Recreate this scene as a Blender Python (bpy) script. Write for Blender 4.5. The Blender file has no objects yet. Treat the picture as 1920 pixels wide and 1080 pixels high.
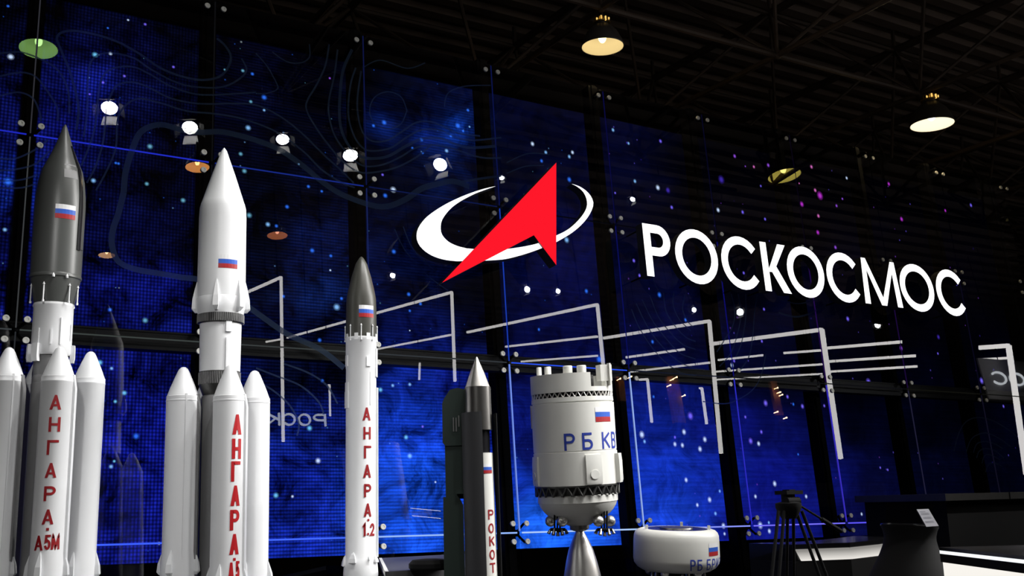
import bpy, math, random
from mathutils import Vector, Matrix, Quaternion
random.seed(7)
SC = bpy.context.scene
COL = SC.collection
PI = math.pi
R_ = math.radians
# ------------------------------------------------------------------ camera, world, exposure
F_PX = 1956.59983                                   # focal length in pixels of a 1920x1080 frame
CAM = Vector((0.0, 0.0, 1.55))
ROT = Matrix(((0.8573881943314211, -0.5141200754634717, -0.023791431784848487),
              (0.08382186138186828, 0.18509874935144943, -0.9791385747391225),
              (0.5077985622029895, 0.8375076124985973, 0.20179598417867112)))   # rows: image right, image down, view direction
cam_data = bpy.data.cameras.new('camera')
cam_data.sensor_width = 36.0
cam_data.lens = F_PX / 1920 * 36.0
cam_data.clip_start = 0.05
cam_data.clip_end = 200
cam = bpy.data.objects.new('camera', cam_data)
COL.objects.link(cam)
mw = Matrix((ROT[0], -ROT[1], -ROT[2])).transposed().to_4x4()
mw.translation = CAM
cam.matrix_world = mw
SC.camera = cam
world = bpy.data.worlds.new('dim_hall')
SC.world = world
world.use_nodes = True
world.node_tree.nodes['Background'].inputs[0].default_value = (1.0, 0.8, 0.62, 1)
world.node_tree.nodes['Background'].inputs[1].default_value = 0.006
vs = SC.view_settings
SC.display_settings.display_device = 'sRGB'
vs.view_transform = 'Standard'
vs.look = 'None'
vs.exposure = 0.0
vs.gamma = 1.0
vs.use_curve_mapping = False
cy = SC.cycles
cy.use_denoising = True
cy.use_adaptive_sampling = False
cy.caustics_reflective = False
cy.caustics_refractive = False
cy.max_bounces = 8
cy.transparent_max_bounces = 24
cy.sample_clamp_indirect = 4.0

# ------------------------------------------------------------------ viewing-ray helpers (turn a measured pixel into a point of the hall)
def ray(x, y):
    return ROT.transposed() @ Vector(((x - 960) / F_PX, (y - 540) / F_PX, 1.0))
def pj(p):
    q = ROT @ (Vector(p) - CAM)
    return 960 + F_PX * q.x / q.z, 540 + F_PX * q.y / q.z, q.z
def at_y(x, y, Y):
    d = ray(x, y); return CAM + d * (Y / d.y)
def at_z(x, y, Z):
    d = ray(x, y); return CAM + d * ((Z - CAM.z) / d.z)
# the leaning glass wall has its own frame: u along it, w behind it, v up it
WB = Matrix(((0.9999504054355337, -0.0008927242980775525, 0.00991915886752836),
             (0.0, 0.9959744388432288, 0.0896376994958906),
             (-0.00995925043924715, -0.08963325395322434, 0.9959250439247149)))
WO = Vector((0.7178825253305856, 7.581691955649063, 1.3473143409081072))
WM = WB.to_4x4(); WM.translation = WO
NW = WB @ Vector((0, 1, 0))
def wall_uv(x, y, off=0.0):
    d = ray(x, y)
    t = ((WO - CAM).dot(NW) + off) / d.dot(NW)
    q = WB.transposed() @ (CAM + d * t - WO)
    return q.x, q.z
def wall_pt(u, w, v):
    return WO + WB @ Vector((u, w, v))
def mirror(p):
    return p - NW * (2 * (p - WO).dot(NW))
def reflected_at(x, y, Y):
    """point of the hall at depth Y whose reflection in the glass is seen at that pixel"""
    d = ray(x, y)
    lo, hi = 3.0, 80.0
    for _ in range(60):
        m = (lo + hi) / 2
        if mirror(CAM + d * m).y > Y: lo = m
        else: hi = m
    return mirror(CAM + d * lo)
PW, PH = 1.3, 1.4425290493556813        # glass pane width and height
FLOOR_V = -1.352

# ------------------------------------------------------------------ mesh helpers
class MB:
    def __init__(self): self.v = []; self.f = []; self.m = []; self.c = None
    def add(self, vs, fs, mi=0):
        n = len(self.v); self.v += [tuple(p) for p in vs]
        for f in fs: self.f.append([i + n for i in f]); self.m.append(mi)
    def box(self, c, s, rot=None, mi=0):
        c = Vector(c); hx, hy, hz = s[0] / 2, s[1] / 2, s[2] / 2
        P = [Vector((a * hx, b * hy, d * hz)) for a in (-1, 1) for b in (-1, 1) for d in (-1, 1)]
        if rot is not None: P = [rot @ p for p in P]
        self.add([p + c for p in P], [(0, 1, 3, 2), (4, 6, 7, 5), (0, 4, 5, 1), (2, 3, 7, 6), (0, 2, 6, 4), (1, 5, 7, 3)], mi)
    def tube(self, p0, p1, r0, r1=None, n=12, mi=0, caps=True):
        p0, p1 = Vector(p0), Vector(p1); r1 = r0 if r1 is None else r1
        a = (p1 - p0).normalized(); x = a.orthogonal().normalized(); y = a.cross(x)
        vs = []
        for p, r in ((p0, r0), (p1, r1)):
            for k in range(n):
                t = 2 * PI * k / n; vs.append(p + x * (r * math.cos(t)) + y * (r * math.sin(t)))
        fs = [(k, (k + 1) % n, n + (k + 1) % n, n + k) for k in range(n)]
        if caps: fs += [tuple(range(n - 1, -1, -1)), tuple(range(n, 2 * n))]
        self.add(vs, fs, mi)
    def path(self, pts, r, n=8, mi=0):
        for a, b in zip(pts, pts[1:]): self.tube(a, b, r, n=n, mi=mi)
    def sphere(self, c, r, n=14, m=9, mi=0, sz=1.0):
        self.lathe([(r * math.sin(PI * k / m), -r * sz * math.cos(PI * k / m)) for k in range(m + 1)], n, c=c, mi=mi)
    def lathe(self, prof, n=48, c=(0, 0, 0), mi=0, rot=None):
        """profile of (radius, z) turned about z; closed at zero radii"""
        c = Vector(c); idx = []; vs = []; fs = []
        for r, z in prof:
            if r < 1e-6: idx.append([len(vs)] * n); vs.append(Vector((0, 0, z)))
            else:
                idx.append(list(range(len(vs), len(vs) + n)))
                vs += [Vector((r * math.sin(2 * PI * k / n), -r * math.cos(2 * PI * k / n), z)) for k in range(n)]
        for A, B in zip(idx, idx[1:]):
            for k in range(n):
                q = [A[k], A[(k + 1) % n], B[(k + 1) % n], B[k]]
                q2 = []
                for i in q:
                    if i not in q2: q2.append(i)
                if len(q2) > 2: fs.append(q2)
        if rot is not None: vs = [rot @ p for p in vs]
        self.add([p + c for p in vs], fs, mi)
    def sector(self, prof, a0, a1, lift, n=6, mi=0, sink=0.004):
        """raised strip on a turned body between two angles; prof of (radius, z)"""
        vs = []; fs = []; L = len(prof); m = 2 * (n + 1)
        for r, z in prof:
            for k in range(n + 1):
                t = a0 + (a1 - a0) * k / n; vs.append(((r + lift) * math.sin(t), -(r + lift) * math.cos(t), z))
            for k in range(n, -1, -1):
                t = a0 + (a1 - a0) * k / n; vs.append(((r - sink) * math.sin(t), -(r - sink) * math.cos(t), z))
        for i in range(L - 1):
            for k in range(m):
                fs.append((i * m + k, i * m + (k + 1) % m, (i + 1) * m + (k + 1) % m, (i + 1) * m + k))
        fs.append(tuple(range(m - 1, -1, -1))); fs.append(tuple(range((L - 1) * m, L * m)))
        self.add(vs, fs, mi)
    def prism(self, poly, fn, d0, d1, mi_face=0, mi_side=1, back=True):
        """polygon (2D) extruded between depths; fn(x, y, d) -> point"""
        n = len(poly)
        self.add([fn(x, y, d0) for x, y in poly], [tuple(range(n))], mi_face)
        if back: self.add([fn(x, y, d1) for x, y in poly], [tuple(range(n - 1, -1, -1))], mi_side)
        self.add([fn(x, y, d0) for x, y in poly] + [fn(x, y, d1) for x, y in poly],
                 [(k, n + k, n + (k + 1) % n, (k + 1) % n) for k in range(n)], mi_side)
    def build(self, name, mats, parent=None, mat=None, smooth=True, angle=32):
        me = bpy.data.meshes.new(name)
        me.from_pydata(self.v, [], self.f)
        if not isinstance(mats, (list, tuple)): mats = [mats]
        for m in mats: me.materials.append(m)
        me.polygons.foreach_set('material_index', self.m)
        if self.c is not None:
            at = me.color_attributes.new('glow', 'FLOAT_COLOR', 'POINT')
            at.data.foreach_set('color', [k for c in self.c for k in (c[0], c[1], c[2], 1.0)])
        me.validate(); me.update()
        if smooth:
            me.shade_smooth(); me.set_sharp_from_angle(angle=R_(angle))
        o = bpy.data.objects.new(name, me)
        COL.objects.link(o)
        if parent is not None: o.parent = parent
        if mat is not None: o.matrix_world = mat
        return o
def tag(o, label=None, cat=None, group=None, kind=None):
    if label: o['label'] = label
    if cat: o['category'] = cat
    if group: o['group'] = group
    if kind: o['kind'] = kind
    return o
def empty(name, mat=None):
    o = bpy.data.objects.new(name, None); o.empty_display_size = 0.1
    COL.objects.link(o)
    if mat is not None: o.matrix_world = mat
    return o
def T(x, y, z): return Matrix.Translation((x, y, z))
def frame(origin, zaxis, toward):
    """local frame: z along zaxis, -y facing the point 'toward'"""
    z = zaxis.normalized(); b = (toward - origin); b = b - z * b.dot(z); y = -b.normalized(); x = y.cross(z)
    m = Matrix((x, y, z)).transposed().to_4x4(); m.translation = origin
    return m
def smooth_poly(P, n=6, closed=False):
    out = []; L = len(P)
    for i in range(L if closed else L - 1):
        g = (lambda k: P[k % L]) if closed else (lambda k: P[max(0, min(L - 1, k))])
        a, b, c, d = g(i - 1), g(i), g(i + 1), g(i + 2)
        for k in range(n):
            t = k / n
            out.append(tuple(0.5 * ((2 * b[j]) + (c[j] - a[j]) * t + (2 * a[j] - 5 * b[j] + 4 * c[j] - d[j]) * t * t + (3 * b[j] - a[j] - 3 * c[j] + d[j]) * t ** 3) for j in range(2)))
    if not closed: out.append(tuple(P[-1]))
    return out
# ------------------------------------------------------------------ materials
def s2l(c): return tuple(((k / 255) / 12.92 if k <= 10.3 else ((k / 255 + 0.055) / 1.055) ** 2.4) for k in c)
def mat_new(name):
    m = bpy.data.materials.new(name); m.use_nodes = True
    return m, m.node_tree.nodes, m.node_tree.links
def principled(name, color, rough=0.5, metal=0.0, noise=0.0, nscale=8.0, bump=0.0, spec=0.5, coat=0.0):
    m, N, L = mat_new(name); b = N['Principled BSDF']
    b.inputs['Base Color'].default_value = (*color, 1); b.inputs['Roughness'].default_value = rough
    b.inputs['Metallic'].default_value = metal; b.inputs['Specular IOR Level'].default_value = spec
    b.inputs['Coat Weight'].default_value = coat
    if noise or bump:
        tc = N.new('ShaderNodeTexCoord'); nt = N.new('ShaderNodeTexNoise')
        nt.inputs['Scale'].default_value = nscale; nt.inputs['Detail'].default_value = 4
        L.new(tc.outputs['Object'], nt.inputs['Vector'])
        if noise:
            mx = N.new('ShaderNodeMix'); mx.data_type = 'RGBA'
            mx.inputs['A'].default_value = (*[k * (1 - noise) for k in color], 1); mx.inputs['B'].default_value = (*[min(1, k * (1 + noise)) for k in color], 1)
            L.new(nt.outputs['Fac'], mx.inputs['Factor']); L.new(mx.outputs['Result'], b.inputs['Base Color'])
        if bump:
            bp = N.new('ShaderNodeBump'); bp.inputs['Strength'].default_value = bump; bp.inputs['Distance'].default_value = 0.01
            L.new(nt.outputs['Fac'], bp.inputs['Height']); L.new(bp.outputs['Normal'], b.inputs['Normal'])
    return m
def emitter(name, color, strength):
    m, N, L = mat_new(name); N.remove(N['Principled BSDF'])
    e = N.new('ShaderNodeEmission'); e.inputs[0].default_value = (*color, 1); e.inputs[1].default_value = strength
    L.new(e.outputs[0], N['Material Output'].inputs[0]); return m
M = {}
M['white'] = principled('white_gloss_paint', (0.83, 0.84, 0.86), 0.38, noise=0.03, nscale=5)
M['cream'] = principled('cream_white_paint', (0.80, 0.80, 0.76), 0.4, noise=0.04, nscale=4)
M['grey'] = principled('grey_paint_and_shade', (0.20, 0.20, 0.205), 0.45, noise=0.06)
M['slate'] = principled('slate_container_paint', (0.040, 0.041, 0.046), 0.6, noise=0.12, nscale=3)
M['fairing'] = principled('graphite_fairing_paint', (0.080, 0.084, 0.081), 0.36, noise=0.06)
M['olive'] = principled('dark_olive_fairing_paint', (0.052, 0.052, 0.044), 0.4, noise=0.06)
M['black'] = principled('matt_black', (0.004, 0.004, 0.0045), 0.8, noise=0.1, spec=0.2)
M['gloss_black'] = principled('gloss_black', (0.010, 0.010, 0.012), 0.22)
M['green'] = principled('dark_green_paint', (0.010, 0.024, 0.019), 0.6, noise=0.15)
M['steel'] = principled('brushed_steel', (0.78, 0.76, 0.73), 0.36, 1.0, noise=0.08, nscale=20)
M['gunmetal'] = principled('gunmetal', (0.30, 0.29, 0.28), 0.34, 1.0, noise=0.08, nscale=20)
M['disc'] = principled('satin_steel_cap', (0.55, 0.55, 0.52), 0.55, 0.3)
M['frame'] = principled('black_steel_frame', (0.002, 0.002, 0.0022), 0.7, 0.0, noise=0.2, spec=0.06)
M['beam'] = principled('dark_steel_beam', (0.022, 0.022, 0.020), 0.5, noise=0.2, spec=0.25)
M['band'] = principled('dark_lattice_metal', (0.07, 0.07, 0.068), 0.4, 0.6, noise=0.1)
M['red_ink'] = principled('dark_red_lettering', s2l((150, 14, 24)), 0.5)
M['bright_red_ink'] = principled('red_lettering', s2l((185, 12, 24)), 0.5)
M['blue_ink'] = principled('blue_lettering', s2l((40, 62, 165)), 0.5)
M['flag_white'] = principled('flag_white', (0.82, 0.82, 0.84), 0.5)
M['flag_blue'] = principled('flag_blue', s2l((35, 90, 195)), 0.5)
M['flag_red'] = principled('flag_red', s2l((165, 20, 28)), 0.5)
M['card'] = principled('white_card', (0.80, 0.80, 0.88), 0.6)
M['card_ink'] = principled('grey_card_print', (0.35, 0.35, 0.42), 0.6)
M['wall_black'] = principled('dull_black_wall', (0.001, 0.001, 0.0011), 0.95, spec=0.0)
M['wood_edge'] = principled('dark_grained_counter', (0.016, 0.015, 0.0135), 0.45, noise=0.7, nscale=14)
M['floor'] = principled('dark_hall_floor', (0.045, 0.042, 0.040), 0.5, noise=0.3, nscale=3)
M['plinth'] = principled('dark_grey_plinth', (0.055, 0.055, 0.060), 0.5, noise=0.1)
M['deck'] = principled('brown_metal_roof_deck', (0.13, 0.092, 0.070), 0.7, noise=0.25, nscale=1.5)
M['truss'] = principled('brown_steel_truss', (0.055, 0.038, 0.028), 0.6, noise=0.2, spec=0.25)
M['lamp_shell'] = principled('dark_lamp_shell', (0.035, 0.030, 0.026), 0.45, noise=0.2)
M['brass'] = principled('warm_gear_metal', (0.55, 0.36, 0.10), 0.35, 0.8)
M['barn'] = principled('white_barn_door', (0.80, 0.80, 0.80), 0.5)
M['sign_side'] = principled('charcoal_sign_return', (0.020, 0.021, 0.023), 0.5)
M['sign_white'] = emitter('lit_white_sign_face', (1.0, 1.0, 1.0), 1.6)
M['sign_red'] = emitter('lit_red_sign_face', s2l((255, 24, 42)), 1.0)
M['bar_light'] = emitter('white_tube_light', (1.0, 0.97, 0.95), 6.4)
M['spot_lens'] = emitter('spotlight_lens', (1.0, 0.99, 0.97), 110.0)
M['back_sign'] = emitter('lit_back_sign_letters', (0.9, 0.95, 1.0), 4.2)
M['board'] = principled('dark_grey_sign_board', (0.35, 0.35, 0.36), 0.6)
M['counter_strip'] = emitter('white_counter_strip_light', (0.92, 0.96, 1.0), 1.1)

def mat_glass():
    m, N, L = mat_new('clear_glass'); N.remove(N['Principled BSDF'])
    fr = N.new('ShaderNodeFresnel'); fr.inputs['IOR'].default_value = 1.75
    ge = N.new('ShaderNodeNewGeometry'); inv = N.new('ShaderNodeMath'); inv.operation = 'SUBTRACT'; inv.inputs[0].default_value = 1.0
    L.new(ge.outputs['Backfacing'], inv.inputs[1])
    mu = N.new('ShaderNodeMath'); mu.operation = 'MULTIPLY'; L.new(fr.outputs[0], mu.inputs[0]); L.new(inv.outputs[0], mu.inputs[1])
    tr = N.new('ShaderNodeBsdfTransparent')
    tn = N.new('ShaderNodeMix'); tn.data_type = 'RGBA'; tn.inputs['A'].default_value = (0.50, 0.51, 0.53, 1); tn.inputs['B'].default_value = (1, 1, 1, 1)   # tinted on its front coating
    L.new(ge.outputs['Backfacing'], tn.inputs['Factor']); L.new(tn.outputs['Result'], tr.inputs[0])
    gl = N.new('ShaderNodeBsdfGlossy'); gl.inputs['Roughness'].default_value = 0.0
    mx = N.new('ShaderNodeMixShader'); L.new(mu.outputs[0], mx.inputs[0]); L.new(tr.outputs[0], mx.inputs[1]); L.new(gl.outputs[0], mx.inputs[2])
    L.new(mx.outputs[0], N['Material Output'].inputs[0]); return m
M['glass'] = mat_glass()
def mat_film():
    m, N, L = mat_new('frosted_contour_film'); N.remove(N['Principled BSDF'])
    d = N.new('ShaderNodeBsdfDiffuse'); d.inputs[0].default_value = (0.028, 0.044, 0.084, 1)
    t = N.new('ShaderNodeBsdfTranslucent'); t.inputs[0].default_value = (0.6, 0.9, 1.0, 1)
    a = N.new('ShaderNodeMixShader'); a.inputs[0].default_value = 0.55; L.new(d.outputs[0], a.inputs[1]); L.new(t.outputs[0], a.inputs[2])
    tr = N.new('ShaderNodeBsdfTransparent'); c = N.new('ShaderNodeMixShader'); c.inputs[0].default_value = 0.6; L.new(tr.outputs[0], c.inputs[1]); L.new(a.outputs[0], c.inputs[2])
    L.new(c.outputs[0], N['Material Output'].inputs[0]); return m
M['film'] = mat_film()
def mat_led():
    m, N, L = mat_new('led_screen_starfield'); N.remove(N['Principled BSDF'])
    at = N.new('ShaderNodeAttribute'); at.attribute_name = 'glow'
    tc = N.new('ShaderNodeTexCoord')
    n1 = N.new('ShaderNodeTexNoise'); n1.inputs['Scale'].default_value = 3.4; n1.inputs['Detail'].default_value = 8; n1.inputs['Roughness'].default_value = 0.7
    n1.inputs['Distortion'].default_value = 0.8
    L.new(tc.outputs['Object'], n1.inputs['Vector'])
    mr = N.new('ShaderNodeMapRange'); mr.inputs['From Min'].default_value = 0.38; mr.inputs['From Max'].default_value = 0.68
    mr.inputs['To Min'].default_value = 0.05; mr.inputs['To Max'].default_value = 2.1
    L.new(n1.outputs['Fac'], mr.inputs['Value'])
    ac = N.new('ShaderNodeAttribute'); ac.attribute_type = 'OBJECT'; ac.attribute_name = '["cloud"]'
    cl = N.new('ShaderNodeMix'); cl.inputs['A'].default_value = 1.0; L.new(ac.outputs['Fac'], cl.inputs['Factor']); L.new(mr.outputs[0], cl.inputs['B'])
    sp = N.new('ShaderNodeSeparateXYZ'); L.new(tc.outputs['Object'], sp.inputs[0])
    def wave(out, period, lo, hi):
        a = N.new('ShaderNodeMath'); a.operation = 'MULTIPLY'; a.inputs[1].default_value = 2 * PI / period; L.new(out, a.inputs[0])
        b = N.new('ShaderNodeMath'); b.operation = 'SINE'; L.new(a.outputs[0], b.inputs[0])
        c = N.new('ShaderNodeMapRange'); c.inputs['From Min'].default_value = -1; c.inputs['From Max'].default_value = 1
        c.inputs['To Min'].default_value = lo; c.inputs['To Max'].default_value = hi; L.new(b.outputs[0], c.inputs['Value']); return c.outputs[0]
    at2 = N.new('ShaderNodeAttribute'); at2.attribute_type = 'OBJECT'; at2.attribute_name = '["dot_contrast"]'
    wx = wave(sp.outputs['X'], 0.0255, 0.1, 1.9); wz = wave(sp.outputs['Z'], 0.0275, 0.1, 1.9)
    mx = N.new('ShaderNodeMix'); mx.inputs['A'].default_value = 1.0; L.new(at2.outputs['Fac'], mx.inputs['Factor']); L.new(wx, mx.inputs['B'])
    at3 = N.new('ShaderNodeAttribute'); at3.attribute_type = 'OBJECT'; at3.attribute_name = '["row_contrast"]'
    mpz = N.new('ShaderNodeMapping'); mpz.inputs['Scale'].default_value = (1.2, 1.2, 42); L.new(tc.outputs['Object'], mpz.inputs['Vector'])
    nz = N.new('ShaderNodeTexNoise'); nz.inputs['Scale'].default_value = 1.0; nz.inputs['Detail'].default_value = 3; L.new(mpz.outputs[0], nz.inputs['Vector'])
    mrz = N.new('ShaderNodeMapRange'); mrz.inputs['From Min'].default_value = 0.3; mrz.inputs['From Max'].default_value = 0.7; mrz.inputs['To Min'].default_value = 0.76; mrz.inputs['To Max'].default_value = 1.24; L.new(nz.outputs['Fac'], mrz.inputs['Value'])
    wz2 = mrz.outputs[0]
    mz = N.new('ShaderNodeMix'); L.new(at3.outputs['Fac'], mz.inputs['Factor']); L.new(wz2, mz.inputs['A']); L.new(wz, mz.inputs['B'])
    p1 = N.new('ShaderNodeMath'); p1.operation = 'MULTIPLY'; L.new(mx.outputs['Result'], p1.inputs[0]); L.new(mz.outputs['Result'], p1.inputs[1])
    p2 = N.new('ShaderNodeMath'); p2.operation = 'MULTIPLY'; L.new(p1.outputs[0], p2.inputs[0]); L.new(cl.outputs['Result'], p2.inputs[1])
    e = N.new('ShaderNodeEmission'); L.new(at.outputs['Color'], e.inputs[0]); L.new(p2.outputs[0], e.inputs[1])
    L.new(e.outputs[0], N['Material Output'].inputs[0]); return m
M['led'] = mat_led()
def mat_star():
    m, N, L = mat_new('led_screen_star'); N.remove(N['Principled BSDF'])
    at = N.new('ShaderNodeAttribute'); at.attribute_name = 'glow'
    e = N.new('ShaderNodeEmission'); L.new(at.outputs['Color'], e.inputs[0]); e.inputs[1].default_value = 1.88
    t = N.new('ShaderNodeBsdfTransparent'); a = N.new('ShaderNodeAddShader'); L.new(e.outputs[0], a.inputs[0]); L.new(t.outputs[0], a.inputs[1])
    L.new(a.outputs[0], N['Material Output'].inputs[0]); return m
M['star'] = mat_star()
def edge_mat(rgb):  # emission painted in for screen light carried to the glass edges
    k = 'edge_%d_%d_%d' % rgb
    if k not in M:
        l = s2l(rgb); M[k] = emitter('painted_edge_glow', l, 1.0)
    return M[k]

# ------------------------------------------------------------------ the hall: floor, ceiling deck, space frame
b = MB(); b.box((8, 2, -0.1), (90, 80, 0.2)); tag(b.build('floor', M['floor']), kind='structure')
b = MB()
X0, X1, Zd = -30, 50, 8.15
y = -25.0
while y < 42:                                       # trapezoidal corrugation, ribs along X
    P = [(y, Zd), (y + 0.16, Zd), (y + 0.20, Zd + 0.07), (y + 0.36, Zd + 0.07), (y + 0.40, Zd)]
    for (ya, za), (yb, zb) in zip(P, P[1:]): b.add([(X0, ya, za), (X1, ya, za), (X1, yb, zb), (X0, yb, zb)], [(0, 1, 2, 3)])
    y += 0.40
b.box(((X0 + X1) / 2, 8.5, Zd + 0.2), (X1 - X0, 67, 0.1))
tag(b.build('ceiling', M['deck'], smooth=False), kind='structure')
MODX, MODY, ZB, ZT = 2.475, 2.475, 6.5, 7.85
NX, NY = [5.98 + MODX * k for k in range(-1, 8)], [7.96 + MODY * k for k in range(-1, 8)]
b = MB()
for i, x in enumerate(NX):
    for j, yy in enumerate(NY):
        b.sphere((x, yy, ZB), 0.05, 10, 6)
        if i + 1 < len(NX): b.tube((x, yy, ZB), (NX[i + 1], yy, ZB), 0.034, n=8)
        if j + 1 < len(NY): b.tube((x, yy, ZB), (x, NY[j + 1], ZB), 0.034, n=8)
        for sx in (-0.5, 0.5):
            for sy in (-0.5, 0.5): b.tube((x, yy, ZB), (x + MODX * sx, yy + MODY * sy, ZT), 0.024, n=6)
        b.tube((x + MODX / 2, yy - MODY / 2, ZT), (x + MODX / 2, yy + MODY / 2, ZT), 0.055, n=6)
        b.tube((x - MODX / 2, yy + MODY / 2, ZT), (x + MODX / 2, yy + MODY / 2, ZT), 0.034, n=6)
        b.tube((x + MODX / 2, yy + MODY / 2, ZT), (x + MODX / 2, yy + MODY / 2, Zd), 0.03, n=6)
tag(b.build('trim_1', M['truss']), kind='structure')   # roof space frame

M['hall_wall'] = principled('dark_hall_wall', (0.012, 0.011, 0.010), 0.9, noise=0.3, nscale=.6)
b = MB(); b.box((12, 41, 4.1), (76, 0.3, 8.2)); tag(b.build('wall_far', M['hall_wall'], smooth=False), kind='structure')
b = MB(); b.box((49.5, 8, 4.1), (0.3, 66, 8.2)); tag(b.build('wall_right', M['hall_wall'], smooth=False), kind='structure')
# ------------------------------------------------------------------ stand wall behind the screens
NB = 10                                             # bays: -1 .. 8
U0, U1 = -PW, 9 * PW
b = MB(); b.box(((U0 + U1) / 2, 0.53, (FLOOR_V + 4.62) / 2), (U1 - U0 + 0.3, 0.1, 4.62 - FLOOR_V)); tag(b.build('wall_back', M['wall_black'], mat=WM, smooth=False), kind='structure')
ORD = ['first', 'second', 'third', 'fourth', 'fifth', 'sixth', 'seventh', 'eighth', 'ninth', 'tenth', 'eleventh']
POSTN = ['behind the leftmost glass edge', 'behind the graphite-nosed rocket', 'behind the all-white rocket', 'behind the slim single rocket', 'behind the red emblem and steel-nosed rocket', 'between red emblem and first sign letter',
         'behind the third sign letter', 'behind the sixth sign letter', 'behind the second last sign letter', 'right of the last sign letter', 'behind the dark counter']
for k in range(-1, 10):
    b = MB(); h = 4.45 - FLOOR_V
    b.box((0, 0, h / 2), (0.11, 0.12, h)); b.box((0, -0.065, h / 2), (0.05, 0.02, h)); b.box((0, 0, 0.01), (0.24, 0.16, 0.02))
    o = b.build('steel_post', M['frame'], mat=WM @ T(k * PW, 0.225, FLOOR_V), smooth=False)
    tag(o, 'black steel post holding the glass, %s' % POSTN[k + 1], 'post', 'black steel posts behind the glass joints')
b = MB(); b.box(((U0 + U1) / 2, 0.1, PH), (U1 - U0, 0.09, 0.135)); b.box(((U0 + U1) / 2, 0.055, PH + 0.064), (U1 - U0, 0.012, 0.012)); b.box(((U0 + U1) / 2, 0.055, PH - 0.064), (U1 - U0, 0.012, 0.012))
tag(b.build('steel_beam', M['beam'], mat=WM, smooth=False), 'long dark horizontal steel beam behind the glass at mid height', 'beam')

# ------------------------------------------------------------------ LED video wall
SMP = """0 20 3 5 25;100 40 4 6 40;200 50 5 6 52;320 50 3 4 34;50 100 6 9 60;150 100 10 15 92;250 100 10 15 84;350 100 4 5 42;450 110 4 6 36;600 110 1 3 18;750 160 2 8 32;850 170 3 10 48
100 150 10 15 112;170 160 16 28 145;250 160 8 10 82;350 160 4 5 55;450 170 5 8 46;600 190 1 2 14;760 200 2 12 52;860 185 5 22 76;960 230 3 8 52;1060 230 2 6 48;20 250 10 12 112;120 250 15 20 134;250 250 5 8 72;350 250 3 4 46;450 250 3 6 40;550 260 2 6 28;650 260 2 5 24
720 235 5 40 130;800 255 8 40 138;858 238 14 66 186;920 280 2 8 38;1000 270 2 6 46;1060 300 3 7 50;1180 260 3 5 54;1240 290 2 3 34;1310 270 1 1 12;1500 310 1 0 5;1800 400 0 0 4;15 340 14 38 150;200 350 6 10 82;300 350 3 4 42;500 350 3 8 36;600 350 3 12 52;750 350 3 8 36;900 400 1 3 18;1100 350 4 10 58;1200 370 2 4 42;1400 350 1 0 8
30 450 5 10 112;200 450 5 8 92;300 450 8 12 82;350 450 4 6 55;500 450 3 10 42;588 480 8 28 105;880 440 1 3 16;1080 450 6 15 92;1180 450 3 4 46;1400 450 0 0 4;1700 500 0 0 4;30 550 10 12 132;200 550 8 15 134;300 550 12 22 142;500 550 5 20 74;605 560 10 42 125;780 550 5 15 62;880 560 2 5 22;1080 540 4 15 94;1200 560 3 6 64;1400 560 2 1 18;1600 560 3 0 14
200 610 8 14 124;320 610 10 25 132;500 610 6 20 92;600 620 5 15 74;780 620 8 25 112;900 620 4 12 62;1050 620 5 14 86;1230 620 4 8 84;1300 650 6 8 70;1450 630 5 3 50;1600 640 3 0 20;1800 640 1 0 10;200 700 12 25 152;320 700 12 20 134;550 710 4 13 58;640 700 3 8 40;780 700 12 44 168;860 710 10 32 152;1000 690 5 18 104;1100 690 6 20 110
1250 740 10 30 142;1450 730 4 4 46;1600 740 1 1 14;1800 760 1 2 14;200 800 15 25 162;320 800 14 25 162;550 800 10 40 162;620 790 10 34 150;780 800 15 62 204;950 800 8 30 152;990 850 4 20 110;1230 800 15 42 172;1330 800 15 30 152;1440 800 8 8 82;1600 810 3 3 30;1750 810 1 2 18;200 900 14 25 162;320 900 14 25 158;550 900 12 42 184;780 900 18 76 216;950 900 15 60 204
1250 900 20 56 202;1330 900 18 46 182;1450 900 13 16 126;1550 900 11 11 104;1650 900 8 8 72;1750 880 4 6 42;1850 880 2 3 26;200 1000 12 22 152;320 1000 10 20 146;550 1000 12 46 192;780 1000 18 76 212;1000 1000 28 95 232;1050 980 26 92 226;1250 960 25 68 214;1400 990 16 21 134;1500 990 13 15 114;1600 985 11 13 94;1740 980 5 8 42;1860 980 3 4 26
700 160 1 4 18;740 200 2 6 26;700 270 2 4 16;760 240 2 8 36;780 210 2 8 34;830 210 3 14 60;820 180 3 14 62;870 170 4 18 78;880 220 5 22 80;760 290 2 5 20;700 320 2 4 14;840 290 8 36 110;800 300 5 20 66;880 300 4 14 60;900 250 4 16 60;950 200 2 8 48;1000 230 2 8 50;1100 240 3 8 58;1100 300 3 8 62;960 300 1 4 26
1150 240 4 6 62;1200 300 3 5 56;1240 350 2 3 40;1270 300 0 0 12;1300 350 0 0 7;1350 300 0 0 3;1300 420 0 0 6;1250 420 2 2 28;1350 520 1 0 12;1500 430 1 0 4;1600 350 0 0 3;1850 300 0 0 2;1900 420 0 0 2;1600 300 0 0 3;1700 350 0 0 2;1450 330 1 0 4;1900 550 0 0 3;1700 600 1 0 8;1550 700 3 2 26;1650 700 1 1 12;1560 850 6 6 60;1700 820 2 2 26;1480 720 4 4 46;1400 720 6 8 66;1400 800 12 18 110"""
SMP = [tuple(map(float, s.split())) for ln in SMP.split('\n') for s in ln.split(';')]
def led_tone(x, y, r, g, b_):
    k = 0.55 + 0.45 * (b_ / 215) ** 2
    if 1380 < x < 1590 and y > 760: k = 1.0
    if x < 480: k *= 0.88
    elif x < 660: k *= 0.8
    r, g, b_ = r * k, g * k, b_ * k
    return tuple(1.88 * c for c in s2l((max(r, b_ * .10), max(g, b_ * .17), b_)))
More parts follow.
